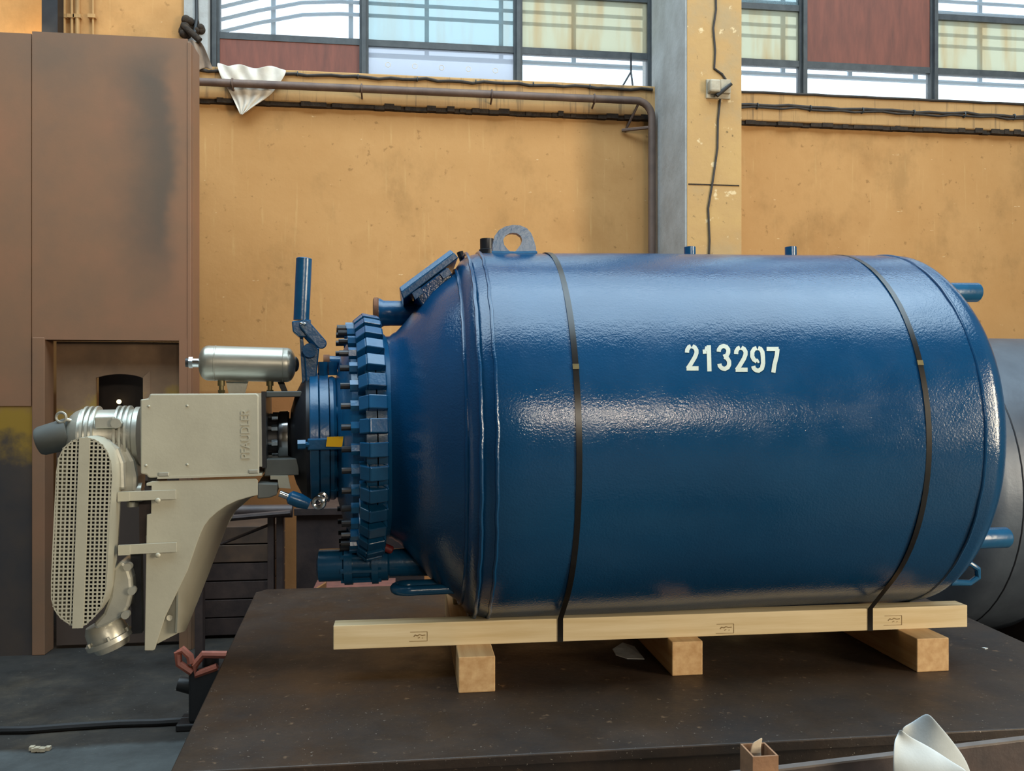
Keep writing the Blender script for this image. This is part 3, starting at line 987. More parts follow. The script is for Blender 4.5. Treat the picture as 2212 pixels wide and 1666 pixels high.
# loose shards on the table
a = G(1360, 1413, ZT_ + 0.001)
pts = [G(1323, 1404, ZT_), G(1330, 1416, ZT_), G(1355, 1424, ZT_), G(1392, 1425, ZT_), G(1370, 1398, ZT_), G(1345, 1390, ZT_)]
tag(B().prism(pts, (0, 0, 0.003)).obj('steel_offcut', MT['concrete'], smooth=False), 'rounded grey steel offcut lying beneath the front timber', 'offcut')
pts = [G(2120, 1401, ZT_), G(2128, 1403, ZT_), G(2134, 1402, ZT_), G(2126, 1400, ZT_)]
tag(B().prism(pts, (0, 0, 0.003)).obj('paper_scrap', MT['cloth'], smooth=False), 'tiny white scrap on the right edge of the table', 'scrap')

# ================================================================== the blue reactor
rx = thing('glass_lined_reactor', 'big glossy blue reactor vessel lying on its side with its beige drive unit', 'reactor')
YSIL = Y0 - R * R / Y0
pv = lambda px: V(px, 560, YSIL).x
X_s1, X_s2 = 0.254, 1.752             # weld seams
x0s = [(846, .366), (852, .370), (860, .382), (872, .402), (890, .437), (912, .480), (935, .522), (960, .556), (982, .580)]
prof = [(pv(796), .352), (pv(838), .356)] + [(pv(p), r) for p, r in x0s]
prof += [(pv(986), .585), (pv(989), .597), (pv(996), .615), (pv(1008), .630), (pv(1020), .6385), (pv(1032), .6435), (X_s1, R), (X_s1 + 0.1, R)]
prof += [(X_s1 + 0.1 + (X_s2 - X_s1 - 0.1) * k / 8, R) for k in range(1, 9)]
xk, hk = X_s2 + 0.035, 0.185
for k in range(0, 25):
    t = PI / 2 * k / 24
    prof.append((xk + hk * math.sin(t) ** 1.1, R * math.cos(t) ** 0.80 if k < 24 else 0.0))
b = B().lathe(prof, (0, Y0, Z0), (1, 0, 0), 128, False)
# gentle panel-beating: millimetre dents so that reflections wander
for p in b.v:
    rr = math.hypot(p.y - Y0, p.z - Z0)
    if rr > 0.5:
        a = math.atan2(p.z - Z0, p.y - Y0)
        k = 1 + 0.0012 * (math.sin(p.x * 7 + a * 5) + math.sin(p.x * 3.1 - a * 9 + 1)) / rr
        p.y, p.z = Y0 + (p.y - Y0) * k, Z0 + (p.z - Z0) * k
shell = part(b, 'shell', MT['blue'], rx, M=MV, ang=40)


def seam(X, r, rad, amp):
    b = B().torus((X, Y0, Z0), (1, 0, 0), r, rad, 160, 8)
    for i, p in enumerate(b.v):
        a = math.atan2(p.z - Z0, p.y - Y0)
        p.x += amp * (math.sin(a * 23) + math.sin(a * 41 + 1) + math.sin(a * 9))
    return b


part(seam(X_s1, R, 0.006, 0.0010), 'weld_seam', MT['blue'], shell, M=MV)
part(seam(X_s1 - 0.045, 0.643, 0.006, 0.0008), 'weld_seam', MT['blue'], shell, M=MV)
part(seam(X_s2, R, 0.005, 0.0006), 'weld_seam', MT['blue'], shell, M=MV)
part(seam(pv(985), 0.585, 0.006, 0.0006), 'weld_seam', MT['blue'], shell, M=MV)


# stencilled number on the shell
def on_shell(px, py, lift=0.0012):
    o = MVi @ Vector((0, 0, CH))
    d = MVi.to_3x3() @ ray(px, py)
    oy, oz = o.y - Y0, o.z - Z0
    A = d.y * d.y + d.z * d.z
    Bq = 2 * (oy * d.y + oz * d.z)
    Cq = oy * oy + oz * oz - (R + lift) ** 2
    t = (-Bq - math.sqrt(Bq * Bq - 4 * A * Cq)) / (2 * A)
    return o + d * t


DIG = {'2': [[(4, 39), (4.5, 45), (8, 51), (12.5, 53)], [(15.5, 53), (21, 50), (24.5, 44), (24.5, 38), (21, 29), (12, 14), (5.5, 4.5)], [(3, 5), (29, 5)]],
       '1': [[(2, 43), (10, 43.5)], [(12, 54), (10, 44)], [(15, 57), (16.5, 0.5)]],
       '3': [[(3.5, 41), (4, 46), (8, 51.5), (14, 53.5), (20, 51.5), (24, 46), (24, 39), (21, 33), (14, 30)], [(16, 30), (22, 27), (26, 20), (26, 13), (23, 7), (17, 4), (11, 5), (6, 10), (5, 15)]],
       '9': [[(13.5, 53), (8, 51), (4, 44), (4, 35), (7.5, 28), (14, 24)], [(16.5, 53), (22, 51), (26, 44), (27, 33), (27.5, 20), (25, 9), (18, 4), (12, 5), (7.5, 9), (6, 14)], [(14, 24), (18, 26)]],
       '7': [[(1, 52), (27, 52)], [(24.5, 52), (23, 38), (18, 18), (15.5, 1)]]}
lab = bpy.data.objects.new('stencilled_number', None)
COL.objects.link(lab)
lab.parent = rx
lab['label'] = 'white stencilled number 213297'
for ch, ox, oy in (('2', 1480, 801), ('1', 1516, 803), ('3', 1549, 801), ('2', 1586, 804), ('9', 1621, 805), ('7', 1655, 806)):
    b = B()
    for st_ in DIG[ch]:
        pts = []
        for (x0, y0), (x1, y1) in zip(st_, st_[1:]):
            m = max(1, int(math.hypot(x1 - x0, y1 - y0) / 3))
            pts += [(lerp(x0, x1, k / m), lerp(y0, y1, k / m)) for k in range(m)]
        pts.append(st_[-1])
        hw = 4.6
        row = []
        for i, (x, y) in enumerate(pts):
            p0, p1 = pts[max(0, i - 1)], pts[min(len(pts) - 1, i + 1)]
            d = Vector((p1[0] - p0[0], p1[1] - p0[1])).normalized()
            row.append((on_shell(ox + x - d.y * hw, oy - (y + d.x * hw)), on_shell(ox + x + d.y * hw, oy - (y - d.x * hw))))
        n0 = len(b.v)
        for l_, r_ in row:
            b.v += [l_, r_]
        b.f += [[n0 + 2 * i, n0 + 2 * i + 1, n0 + 2 * i + 3, n0 + 2 * i + 2] for i in range(len(row) - 1)]
    part(b, 'digit', MT['white'], lab, M=MV, smooth=False)

# lifting lug, stubs and hatch on top
YL = Y0 - 0.08
pl = lambda px, py: V(px, py, YL)
out = [pl(1064, 549), pl(1064, 530), pl(1069, 509), pl(1078, 497), pl(1092, 489), pl(1108, 486), pl(1124, 487), pl(1138, 493), pl(1147, 503), pl(1152, 514), pl(1158, 535), pl(1158, 549)]
c0 = pl(1108, 519)
# plate with a keyhole: two halves meeting above the hole
hole = [pl(1104, 545), pl(1096, 538), pl(1089, 529), pl(1087, 518), pl(1092, 509), pl(1100, 504), pl(1108, 503)]
hole2 = [pl(1108, 503), pl(1117, 504), pl(1125, 510), pl(1128, 518), pl(1126, 527), pl(1119, 536), pl(1112, 545)]
b = B().prism(out[:6] + hole[::-1] + [pl(1104, 549)], (0, 0.03, 0))
b.prism(hole2 + [pl(1112, 549), out[11], out[10], out[9], out[8], out[7], out[6], out[5]], (0, 0.03, 0))
lug = part(b, 'lifting_lug', MT['blue_part'], rx, M=MV, smooth=False)
part(B().tube([pl(1062, 547), pl(1110, 548), pl(1160, 547)], 0.008, 8), 'weld_bead', MT['blue_part'], lug, M=MV)
p = V(1052, 540, Y0 + 0.1)
part(B().lathe([(0, .030), (.10, .030), (.102, .026), (.14, .026)], (p.x, Y0 + 0.1, p.z - 0.10), (0, 0, 1), 24), 'vent_stub', MT['blacksteel'], rx, M=MV)
for px in (1490, 1708):
    p = V(px, 534, Y0 + 0.06)
    part(B().cyl((p.x, Y0 + 0.06, p.z - 0.1), p, 0.022, n=20), 'jacket_stub', MT['blue_part'], rx, M=MV)
ph = lambda px, py: V(px, py, Y0 - 0.16)
A_, Bt, C_, D_ = ph(862, 620), ph(974, 537), ph(990, 557), ph(871, 647)
mid1, mid2 = A_.lerp(D_, 0.42), Bt.lerp(C_, 0.42)
hb = B()
n4 = [A_, Bt, mid2, mid1]
f4 = [p + Vector((0, 0.022 if i < 2 else 0.0, 0)) for i, p in enumerate(n4)]
k4 = [p + Vector((0, 0.33, 0)) for p in n4]
hb.add(f4 + k4, [(0, 1, 2, 3), (4, 7, 6, 5), (0, 4, 5, 1), (1, 5, 6, 2), (2, 6, 7, 3), (3, 7, 4, 0)])
ht = part(hb, 'hatch_cover', MT['blue_part'], rx, M=MV, smooth=False, bevel=0.004)
part(B().prism([mid1, mid2, C_, D_], (0, 0.33, 0)), 'hatch_flange', MT['blue_part'], ht, M=MV, smooth=False, bevel=0.003)
part(B().prism([ph(893, 632), ph(966, 576), ph(985, 608), ph(930, 690)], (0, 0.28, 0)), 'hatch_neck', MT['blue'], ht, M=MV, smooth=False, bevel=0.006)
part(B().prism([ph(890, 634), ph(908, 622), ph(914, 634), ph(897, 648)], (0, -0.012, 0)).prism([ph(950, 592), ph(968, 580), ph(976, 592), ph(958, 603)], (0, -0.012, 0)), 'hatch_dog', MT['blue_part'], ht, M=MV, smooth=False)
p = V(997, 556, Y0 + 0.05)
part(B().cyl(p + Vector((0.01, 0, -0.06)), p + Vector((-0.006, 0, 0.02)), 0.008, n=12).cyl(p, p + Vector((-0.006, 0, 0.02)), 0.012, n=8), 'drain_plug', MT['blacksteel'], rx, M=MV)
# short nozzle pointing left off the cone
Yn = Y0 + 0.12
p0, p1 = V(809, 677, Yn), V(905, 677, Yn)
nz = part(B().lathe([(0.0, .040), (0.0, .054), (.008, .057), (.022, .054), (.034, .047), (.06, .046), (p1.x - p0.x, .046)], (p0.x, Yn, p0.z), (1, 0, 0), 32), 'head_nozzle', MT['blue_part'], rx, M=MV)
part(B().lathe([(-0.004, .02), (-0.004, .052), (0.0, .0585), (0.013, .0585), (0.018, .054)], (p0.x, Yn, p0.z), (1, 0, 0), 32), 'nozzle_lip', MT['rust'], nz, M=MV)
# nozzles and lug on the dished end
Yn = Y0 + 0.22
p = V(2112, 632, Yn)
nz = part(B().lathe([(-0.30, .040), (-0.006, .040), (0, .036)], (p.x, Yn, p.z), (1, 0, 0), 28), 'bottom_nozzle', MT['blue_part'], rx, M=MV)
Yn = Y0 - 0.30
p = V(2176, 1161, Yn)
part(B().lathe([(-0.25, .036), (-0.006, .036), (0, .032)], (p.x, Yn, p.z), (1, 0, 0), 28), 'bottom_nozzle', MT['blue_part'], rx, M=MV)
Yn = Y0 - 0.34
p = V(2094, 1238, Yn)
part(B().tube([(p.x - 0.06, Yn, p.z + 0.03), (p.x + 0.0, Yn, p.z + 0.034), (p.x + 0.03, Yn, p.z + 0.012), (p.x + 0.03, Yn, p.z - 0.016), (p.x, Yn, p.z - 0.034), (p.x - 0.07, Yn, p.z - 0.03)], 0.011, 10), 'end_lug', MT['blue_part'], rx, M=MV)
# lug plate low on the cone
Yn = Y0 - 0.20
c0 = V(886, 1270, Yn)
loop = [Vector((c0.x + 0.05 * math.cos(a), Yn + 0.045 * math.sin(a), c0.z)) for a in [PI * 0.35 + k * PI * 1.3 / 14 for k in range(15)]]
loop = [loop[0] + Vector((0.12, 0, 0.0))] + loop + [loop[-1] + Vector((0.12, 0, 0.0))]
part(B().tube(loop, 0.017, 12), 'low_lug', MT['blue_part'], rx, M=MV)
# outlet nozzle group under the lid
Yn = Y0 - 0.05
ax = lambda px: V(px, 1219, Yn).x
zc = V(760, 1219, Yn).z
ob = part(B().lathe([(ax(686), .044), (ax(690), .056), (ax(742), .056), (ax(744), .050), (ax(762), .050), (ax(800), .050), (ax(802), .060), (ax(838), .060), (ax(842), .048), (ax(930), .05)], (0, Yn, zc), (1, 0, 0), 36), 'outlet_nozzle', MT['blue_part'], rx, M=MV)
part(B().lathe([(ax(745), .07), (ax(763), .07)], (0, Yn, zc), (1, 0, 0), 36), 'nozzle_flange', MT['blue_part'], ob, M=MV)
part(B().lathe([(ax(804), .07), (ax(818), .07)], (0, Yn, zc), (1, 0, 0), 36), 'nozzle_flange', MT['blue_part'], ob, M=MV)
for k in range(8):
    a = 2 * PI * k / 8 + 0.2
    part(B().hexa((ax(738), Yn + .060 * math.cos(a), zc + .060 * math.sin(a)), (ax(824), Yn + .060 * math.cos(a), zc + .060 * math.sin(a)), 0.009), 'bolt', MT['blue_part'], ob, M=MV)
p = V(838, 1181, Y0 - 0.12)
part(B().lathe([(0, .010), (.004, .014), (.03, .014), (.034, .01)], p - Vector((0.015, 0, 0)), (1, 0.2, -0.5), 16), 'red_cap', MT['red'], rx, M=MV)

# ------------------------------------------------ lid: flange, ring of clamps
XR_ = H(841, 937, Y0 - 0.43).x        # right edge of the clamps
lid = part(B().lathe([(XR_ - .034, .398), (XR_ - .066, .398), (XR_ - .072, .35), (XR_ - .105, .335), (XR_ - .125, .30), (XR_ - .14, .24), (XR_ - .15, .20), (XR_ - .20, .18), (XR_ - .23, .19)][::-1], (0, Y0, Z0), (1, 0, 0), 72), 'lid', MT['blue_part'], rx, M=MH)
part(B().lathe([(XR_ - .03, .37), (XR_ - .03, .398), (XR_ - .002, .398), (XR_ + .004, .37), (XR_ + .02, .36)], (0, Y0, Z0), (1, 0, 0), 72), 'vessel_flange', MT['blue_part'], rx, M=MH)
cprof = [(-.088, .372), (-.088, .408), (-.056, .434), (-.002, .424), (.0, .420), (.0, .378), (-.02, .378), (-.02, .40), (-.068, .40), (-.068, .372)]
hw = 0.0225
cb = B()
nC = len(cprof)
# C-shaped claw: split in three convex bars
for poly in ([(-.088, .360), (-.088, .408), (-.060, .431), (-.060, .360)], [(-.060, .398), (-.060, .431), (-.056, .434), (-.002, .424), (-.018, .398)], [(-.018, .360), (-.018, .398), (-.002, .424), (0, .420), (0, .360)]):
    cb.prism([(x, -hw, z) for x, z in poly], (0, 2 * hw, 0))
cmesh = cb.mesh('clamp', MT['blue_part'], smooth=False)
bmc = bmesh.new()
bmc.from_mesh(cmesh)
bmesh.ops.bevel(bmc, geom=[e for e in bmc.edges if e.calc_face_angle(0) > 0.5], offset=0.003, segments=2, affect='EDGES', profile=0.5)
bmc.to_mesh(cmesh)
bmc.free()
nmesh = B().hexa((-.113, 0, .384), (-.088, 0, .384), 0.019).mesh('nut', MT['blue_part'], smooth=False)
rmesh = B().cyl((-.142, 0, .384), (-.110, 0, .384), 0.010, n=10).mesh('bolt_end', MT['blacksteel'])
NC = 36
for k in range(NC):
    Mx = MH @ Matrix.Translation((XR_, Y0, Z0)) @ Matrix.Rotation(2 * PI * (k + 0.25) / NC, 4, 'X')
    c = bpy.data.objects.new('clamp', cmesh)
    COL.objects.link(c)
    c.parent = rx
    c.matrix_basis = Mx
    if k == 0:
        md = None
    for nm, me in (('nut', nmesh), ('bolt_end', rmesh)):
        s_ = bpy.data.objects.new(nm, me)
        COL.objects.link(s_)
        s_.parent = c

# ------------------------------------------------ agitator flange stack
hx = lambda px, dy=0.22: H(px, 937, Y0 - dy).x
fl = part(B().lathe([(hx(669), .205), (hx(669), .226), (hx(671), .229), (hx(688), .229), (hx(690), .222)], (0, Y0, Z0), (1, 0, 0), 64), 'agitator_flange', MT['blue_part'], rx, M=MH)
part(B().lathe([(hx(690.5), .20), (hx(690.5), .219), (hx(692), .222), (hx(711), .222), (hx(713), .214), (hx(713), .19)], (0, Y0, Z0), (1, 0, 0), 64), 'middle_ring', MT['blue_part'], fl, M=MH)
part(B().lathe([(hx(713), .17), (hx(714), .214), (hx(722), .216), (hx(728), .21), (hx(736), .17), (hx(752), .12)], (0, Y0, Z0), (1, 0, 0), 64), 'pad_ring', MT['blue_part'], fl, M=MH)
part(B().lathe([(hx(622), .05), (hx(625), .10), (hx(636), .155), (hx(650), .195), (hx(661), .213), (hx(669), .215)], (0, Y0, Z0), (1, 0, 0), 64), 'seal_plate', MT['blacksteel'], fl, M=MH)
NB = 2
for k in range(NB):
    a = -PI / 2 + 2 * PI * k / NB - 0.03        # k = 0 faces the camera
    yy, zz = Y0 + 0.246 * math.sin(a), Z0 + 0.246 * math.cos(a)
    Mb = Matrix.Translation((0, Y0, Z0)) @ Matrix.Rotation(-a, 4, 'X') @ Matrix.Translation((0, -Y0, -Z0))
    q = B().box((hx(664), Y0 - .018, Z0 + .218), (hx(756), Y0 + .018, Z0 + .252), Mb)
    cl_ = part(q, 'flange_clamp', MT['blue_part'], fl, M=MH, smooth=False, bevel=0.004)
    part(B().hexa((hx(643), yy, zz), (hx(660), yy, zz), 0.016).cyl((hx(655), yy, zz), (hx(668), yy, zz), 0.009, n=8), 'clamp_bolt', MT['blue_part'], fl, M=MH, smooth=False)
for px, dz in ((697, 0), (718, 0.004)):
    p = H(px, 792, Y0 - 0.03)
    part(B().hexa(p + Vector((0, 0, -0.03)), p + Vector((0, 0, 0.016)), 0.017), 'top_bolt', MT['blue_part'], fl, M=MH, smooth=False)
for px in (695, 722):
    p = H(px, 1045, Y0 - 0.12)
    part(B().hexa(p + Vector((0, 0, -0.024)), p + Vector((0, 0, 0.024)), 0.017), 'low_bolt', MT['blue_part'], fl, M=MH, smooth=False)
# tapered gussets between pad and lid
for k in range(6):
    a = -PI / 2 + 2 * PI * (k + 0.45) / 6
    Mb = Matrix.Translation((0, Y0, Z0)) @ Matrix.Rotation(-a, 4, 'X') @ Matrix.Translation((0, -Y0, -Z0))
    part(B().lathe([(0, .05), (.045, .028), (.06, .01)], Mb @ Vector((hx(722), Y0, Z0 + .165)), (1, 0, 0), 16), 'pad_nozzle', MT['blue_part'], fl, M=MH)
# nozzle stub behind, yellow tag in front
Yn = Y0 + 0.12
p0 = H(701, 783, Yn)
nz = part(B().cyl(p0, p0 + Vector((0.16, 0, -0.006)), 0.025, n=20), 'lid_nozzle', MT['blue_part'], rx, M=MH)
part(B().cyl(p0 + Vector((-0.004, 0, 0)), p0 + Vector((0.018, 0, 0)), 0.028, n=20), 'nozzle_cap', MT['rust'], nz, M=MH)
ytag = [H(707, 944, Y0 - 0.278), H(742, 943, Y0 - 0.278), H(739, 966, Y0 - 0.272), H(704, 965, Y0 - 0.272)]
o = part(B().prism(ytag, (0, 0.002, 0)), 'tag', MT['yellow'], rx, M=MH, smooth=False)
o['label'] = 'small bright yellow tag'
# lever with its linkage above the flange
YLv = Y0 - 0.06
pl = lambda px, py, dy=0: H(px, py, YLv + dy)
lv = part(B().lathe([(0, .0265), ((pl(657, 558) - pl(651, 692)).length - .002, .0265), ((pl(657, 558) - pl(651, 692)).length, .024)], pl(651, 692), pl(657, 558) - pl(651, 692), 32), 'lever', MT['blue_part'], rx, M=MH)


def link(b, p0, p1, r, y, th, n=8):
    a, c = pl(*p0, y), pl(*p1, y)
    d = c - a
    an = math.atan2(d.z, d.x)
    pts = []
    for cen, st in ((a, an + PI / 2), (c, an - PI / 2)):
        pts += [cen + Vector((r * math.cos(st + PI * k / n), 0, r * math.sin(st + PI * k / n))) for k in range(n + 1)]
    return b.prism(pts, (0, th, 0))


part(B().prism([pl(630, 694, -.03), pl(672, 690, -.03), pl(670, 712, -.03), pl(662, 728, -.03), pl(646, 728, -.03), pl(632, 716, -.03)], (0, 0.06, 0)), 'clevis', MT['blue_part'], lv, M=MH, smooth=False, bevel=0.004)
part(link(B(), (659, 702), (694, 742), .018, -.048, .014), 'link_plate', MT['blue_part'], lv, M=MH, smooth=False, bevel=0.003)
part(link(B(), (655, 716), (684, 748), .012, .005, .02), 'inner_link', MT['blue_part'], lv, M=MH, smooth=False, bevel=0.003)
part(B().prism([pl(647, 722), pl(654, 722), pl(664, 836), pl(653, 836)], (0, 0.03, 0)), 'stem_plate', MT['blue_part'], lv, M=MH, smooth=False, bevel=0.002)
part(B().cyl(pl(669, 757, -.04), pl(669, 757, .04), 0.024, n=20), 'hinge_boss', MT['blue_part'], lv, M=MH)
part(B().prism([pl(656, 752, -.02), pl(690, 752, -.02), pl(682, 832, -.02), pl(662, 832, -.02)], (0, 0.04, 0)), 'hinge_block', MT['blue_part'], lv, M=MH, smooth=False, bevel=0.004)
for q_ in ((658, 700), (651, 699)):
    part(B().sphere(pl(*q_, -.05), 0.006, 10), 'pin_head', MT['steel'], lv, M=MH)
# lower latch: blue grip with bright nut and ring
p0, p1 = H(618, 1071, Y0 - 0.2), H(668, 1090, Y0 - 0.2)
lt = part(B().lathe([(0.006, .012), (.014, .022), (.045, .024), ((p1 - p0).length, .018)], p0, p1 - p0, 20), 'latch_grip', MT['blue_part'], rx, M=MH)
part(B().cyl(p0 - (p1 - p0).normalized() * .022, p0 + (p1 - p0).normalized() * .008, .011, n=12), 'grip_bolt', MT['steel'], lt, M=MH)
c_ = H(689, 1086, Y0 - 0.22)
part(B().torus(c_, (0.2, 1, 0), .016, .008, 20, 8).torus(c_ + Vector((.012, .004, .016)), (0.1, 1, 0.2), .013, .006, 20, 8), 'bright_ring', MT['steel'], lt, M=MH)

# ------------------------------------------------ seal and coupling between flange and lantern
sl = part(B().lathe([(hx(556, .1), .035), (hx(650, .1), .035)], (0, Y0, Z0), (1, 0, 0), 24), 'agitator_shaft', MT['blacksteel'], rx, M=MH)
part(B().lathe([(hx(600, .1), .06), (hx(600, .1), .095), (hx(603, .1), .098), (hx(621, .1), .098), (hx(624, .1), .094), (hx(624, .1), .06)], (0, Y0, Z0), (1, 0, 0), 40), 'seal_ring', MT['steel'], sl, M=MH)
part(B().lathe([(hx(624, .1), .072), (hx(640, .1), .066), (hx(652, .1), .09)], (0, Y0, Z0), (1, 0, 0), 32), 'seal_body', MT['blacksteel'], sl, M=MH)
part(B().lathe([(hx(560, .1), .09), (hx(574, .1), .09), (hx(576, .1), .07), (hx(600, .1), .07)], (0, Y0, Z0), (1, 0, 0), 32), 'coupling', MT['blacksteel'], sl, M=MH)
for k in range(10):
    a = 2 * PI * k / 10 + 0.1
    p = Vector((0, Y0 + .083 * math.cos(a), Z0 + .083 * math.sin(a)))
    part(B().hexa(p + Vector((hx(586, .1), 0, 0)), p + Vector((hx(599, .1), 0, 0)), .012).cyl(p + Vector((hx(578, .1), 0, 0)), p + Vector((hx(588, .1), 0, 0)), .007, n=8), 'seal_bolt', MT['steel'], sl, M=MH, smooth=False)
YC0, YC1 = Y0 - 0.21, Y0 + 0.20       # lantern depth
hc = lambda px, py, y=None: H(px, py, YC0 if y is None else y)
part(B().box((hc(556, 0).x, Y0 - .12, hc(0, 866).z), (hc(640, 0).x, Y0 + .12, hc(0, 852).z)), 'lantern_arm', MT['greycap'], sl, M=MH, smooth=False, bevel=0.003)
part(B().box((hc(556, 0).x, Y0 - .15, hc(0, 1052).z), (hc(632, 0).x, Y0 + .12, hc(0, 1012).z)), 'lantern_arm', MT['greycap'], sl, M=MH, smooth=False, bevel=0.003)
part(B().prism([hc(584, 1028, Y0 - .16), hc(622, 1028, Y0 - .16), hc(628, 1056, Y0 - .16), hc(602, 1054, Y0 - .16), hc(600, 1036, Y0 - .16), hc(584, 1036, Y0 - .16)], (0, .01, 0)), 'jack_tab', MT['cover'], sl, M=MH, smooth=False)
part(B().prism([hc(556, 1044), hc(600, 1046), hc(598, 1070), hc(582, 1076), hc(556, 1078)], (0, .38, 0)), 'lantern_foot', MT['greycap'], sl, M=MH, smooth=False, bevel=0.004)

# ------------------------------------------------ lantern cover
cv_out = [(324, 851), (554, 850), (559, 855), (560, 1023), (553, 1030), (321, 1033), (316, 1026), (304, 1024), (303, 863), (320, 861)]
cv = part(B().prism([hc(*p) for p in cv_out], (0, 0.012, 0)), 'lantern_cover', MT['cover'], rx, M=MH, smooth=False, bevel=0.004)
part(B().box((hc(322, 0).x, YC0 + .012, hc(0, 1026).z), (hc(553, 0).x, YC1, hc(0, 856).z)), 'lantern_body', MT['silver'], cv, M=MH, smooth=False)
part(B().box((hc(553, 0).x, YC0 + .02, hc(0, 1030).z), (hc(562, 0).x, YC1, hc(0, 852).z)), 'end_plate', MT['blacksteel'], cv, M=MH, smooth=False)
for p in ((322, 878), (405, 877), (405, 1004), (316, 1006)):
    part(B().sphere(hc(*p), 0.004, 10), 'rivet', MT['cover'], cv, M=MH)
fc = bpy.data.curves.new('lettering', 'FONT')
fc.body = 'PFAUDLER'
fc.size = 1.0
fc.extrude = 0.0
fo = bpy.data.objects.new('lettering', fc)
COL.objects.link(fo)
bpy.context.view_layer.update()
fm = bpy.data.meshes.new_from_object(fo.evaluated_get(bpy.context.evaluated_depsgraph_get()))
bpy.data.objects.remove(fo)
xs = [v.co.x for v in fm.vertices]
ys = [v.co.y for v in fm.vertices]
ta, tb_, tc = hc(540, 990), hc(540, 884), hc(521, 990)
b = B()
for v in fm.vertices:
    u = (v.co.x - min(xs)) / (max(xs) - min(xs))
    w_ = (v.co.y - min(ys)) / (max(ys) - min(ys))
    b.v.append(Vector((lerp(ta.x, tc.x, w_), YC0 - 0.0012, lerp(ta.z, tb_.z, u))))
b.f = [list(p.vertices) for p in fm.polygons]
o = part(b, 'raised_lettering', MT['cover'], cv, M=MH, smooth=False)
sd = o.modifiers.new('raise', 'SOLIDIFY')
sd.thickness = 0.003
sd.offset = 0
# ------------------------------------------------ bracket below
edge = [(557, 1070), (539, 1074), (512, 1082), (489, 1093), (470, 1106), (453, 1121), (441, 1137), (433, 1154), (424, 1178), (418, 1196), (405, 1234), (385, 1275), (357, 1333), (334, 1404)]
outer_px = [(541, 1076), (509, 1104), (489, 1140), (464, 1205), (427, 1300), (402, 1360), (390, 1300)]
br_out = [(316, 1044), (328, 1040), (553, 1034), (557, 1038)] + edge + [(330, 1406), (312, 1406), (317, 1112), (326, 1110), (327, 1050), (316, 1050)]
br = part(B().prism([hc(*p) for p in br_out], (0, 0.010, 0)), 'drive_bracket', MT['cover'], rx, M=MH, smooth=False, bevel=0.002)
part(B().prism([H(*p, YC1 - .03) for p in [(400, 1060), (585, 1056)] + outer_px], (0, 0.010, 0)), 'rear_plate', MT['cover'], br, M=MH, smooth=False)
inner = [(557, 1070), (539, 1074), (512, 1082), (489, 1093), (470, 1106), (453, 1121), (441, 1137), (433, 1154), (418, 1196), (405, 1234), (385, 1275), (384, 1320), (382, 1369)]
outer = [(592, 1058), (566, 1064), (541, 1076), (522, 1090), (509, 1104), (498, 1120), (489, 1140), (481, 1160), (464, 1205), (450, 1243), (427, 1300), (415, 1330), (400, 1364)]
b = B()
for p, q in zip(inner, outer):
    a_, c_ = hc(*p) + Vector((0, .002, 0)), H(*q, YC1 - .03)
    b.v += [a_, c_, c_ + Vector((-.006, 0, .004)), a_ + Vector((-.006, .004, .004))]
for i in range(len(inner) - 1):
    for k in range(4):
        b.f.append([4 * i + k, 4 * i + (k + 1) % 4, 4 * i + 4 + (k + 1) % 4, 4 * i + 4 + k])
part(b, 'curved_web', MT['cover'], br, M=MH, ang=50)
part(B().prism([H(*p, YC0 + .03) for p in [(387, 1268), (383, 1369), (340, 1391), (340, 1340)]], (0, .008, 0)), 'lower_web', MT['cover'], br, M=MH, smooth=False)
part(B().cyl(H(366, 1335, YC0 + .03), H(366, 1335, YC0 + .02), .009, n=12), 'web_bolt', MT['cover'], br, M=MH)
part(B().box((hc(299, 0).x, YC0 + .012, hc(0, 1400).z), (hc(318, 0).x, YC0 + .03, hc(0, 1174).z)), 'edge_flange', MT['silver'], br, M=MH, smooth=False)
part(B().box((hc(327, 0).x, YC0 - .004, hc(0, 1046).z), (hc(553, 0).x, YC0 + .3, hc(0, 1041).z)), 'hinge_strip', MT['cover'], br, M=MH, smooth=False)
for px in (341, 535):
    part(B().cbox((hc(px, 0).x, YC0 + .002, hc(0, 1036).z), (.03, .012, .012)), 'hinge', MT['silver'], br, M=MH, smooth=False, bevel=0.002)
part(B().box((hc(303, 0).x, YC0 + .02, hc(0, 1066).z), (hc(325, 0).x, YC0 + .2, hc(0, 1026).z)), 'bellows', MT['black'], br, M=MH, smooth=False, bevel=0.004)
part(B().box((hc(272, 0).x, YC0 + .10, hc(0, 1206).z), (hc(326, 0).x, YC0 + .12, hc(0, 1090).z)), 'back_sheet', MT['trestle'], br, M=MH, smooth=False)

# ------------------------------------------------ belt guard with perforated front
YGd = Y0 - 0.30
gp = lambda px, py, dy=0: H(px, py, YGd + dy)
g_out = [(188, 945), (205, 949), (222, 961), (234, 979), (241, 1003), (243, 1030), (238, 1130), (232, 1230), (228, 1280), (220, 1310), (205, 1332), (186, 1350), (168, 1358),
         (150, 1350), (130, 1336), (117, 1318), (110, 1294), (110, 1258), (115, 1140), (121, 1020), (126, 990), (137, 967), (155, 952), (172, 946)]
poly = [gp(*p) for p in g_out]
gd = part(B().prism([p + Vector((0, .122, 0)) for p in poly], (0, .006, 0)), 'belt_guard', MT['blacksteel'], rx, M=MH, smooth=False)  # black backing sheet put in for the dark inside of the guard
b = B()
n = len(poly)
cen = sum(poly, Vector()) / n
for p in poly:
    ins = (cen - p).normalized() * 0.004
    b.v += [p, p + Vector((0, .13, 0)), p + Vector((0, .13, 0)) + ins, p + ins]
for i in range(n):
    j = (i + 1) % n
    for k in range(4):
        b.f.append([4 * i + k, 4 * i + (k + 1) % 4, 4 * j + (k + 1) % 4, 4 * j + k])
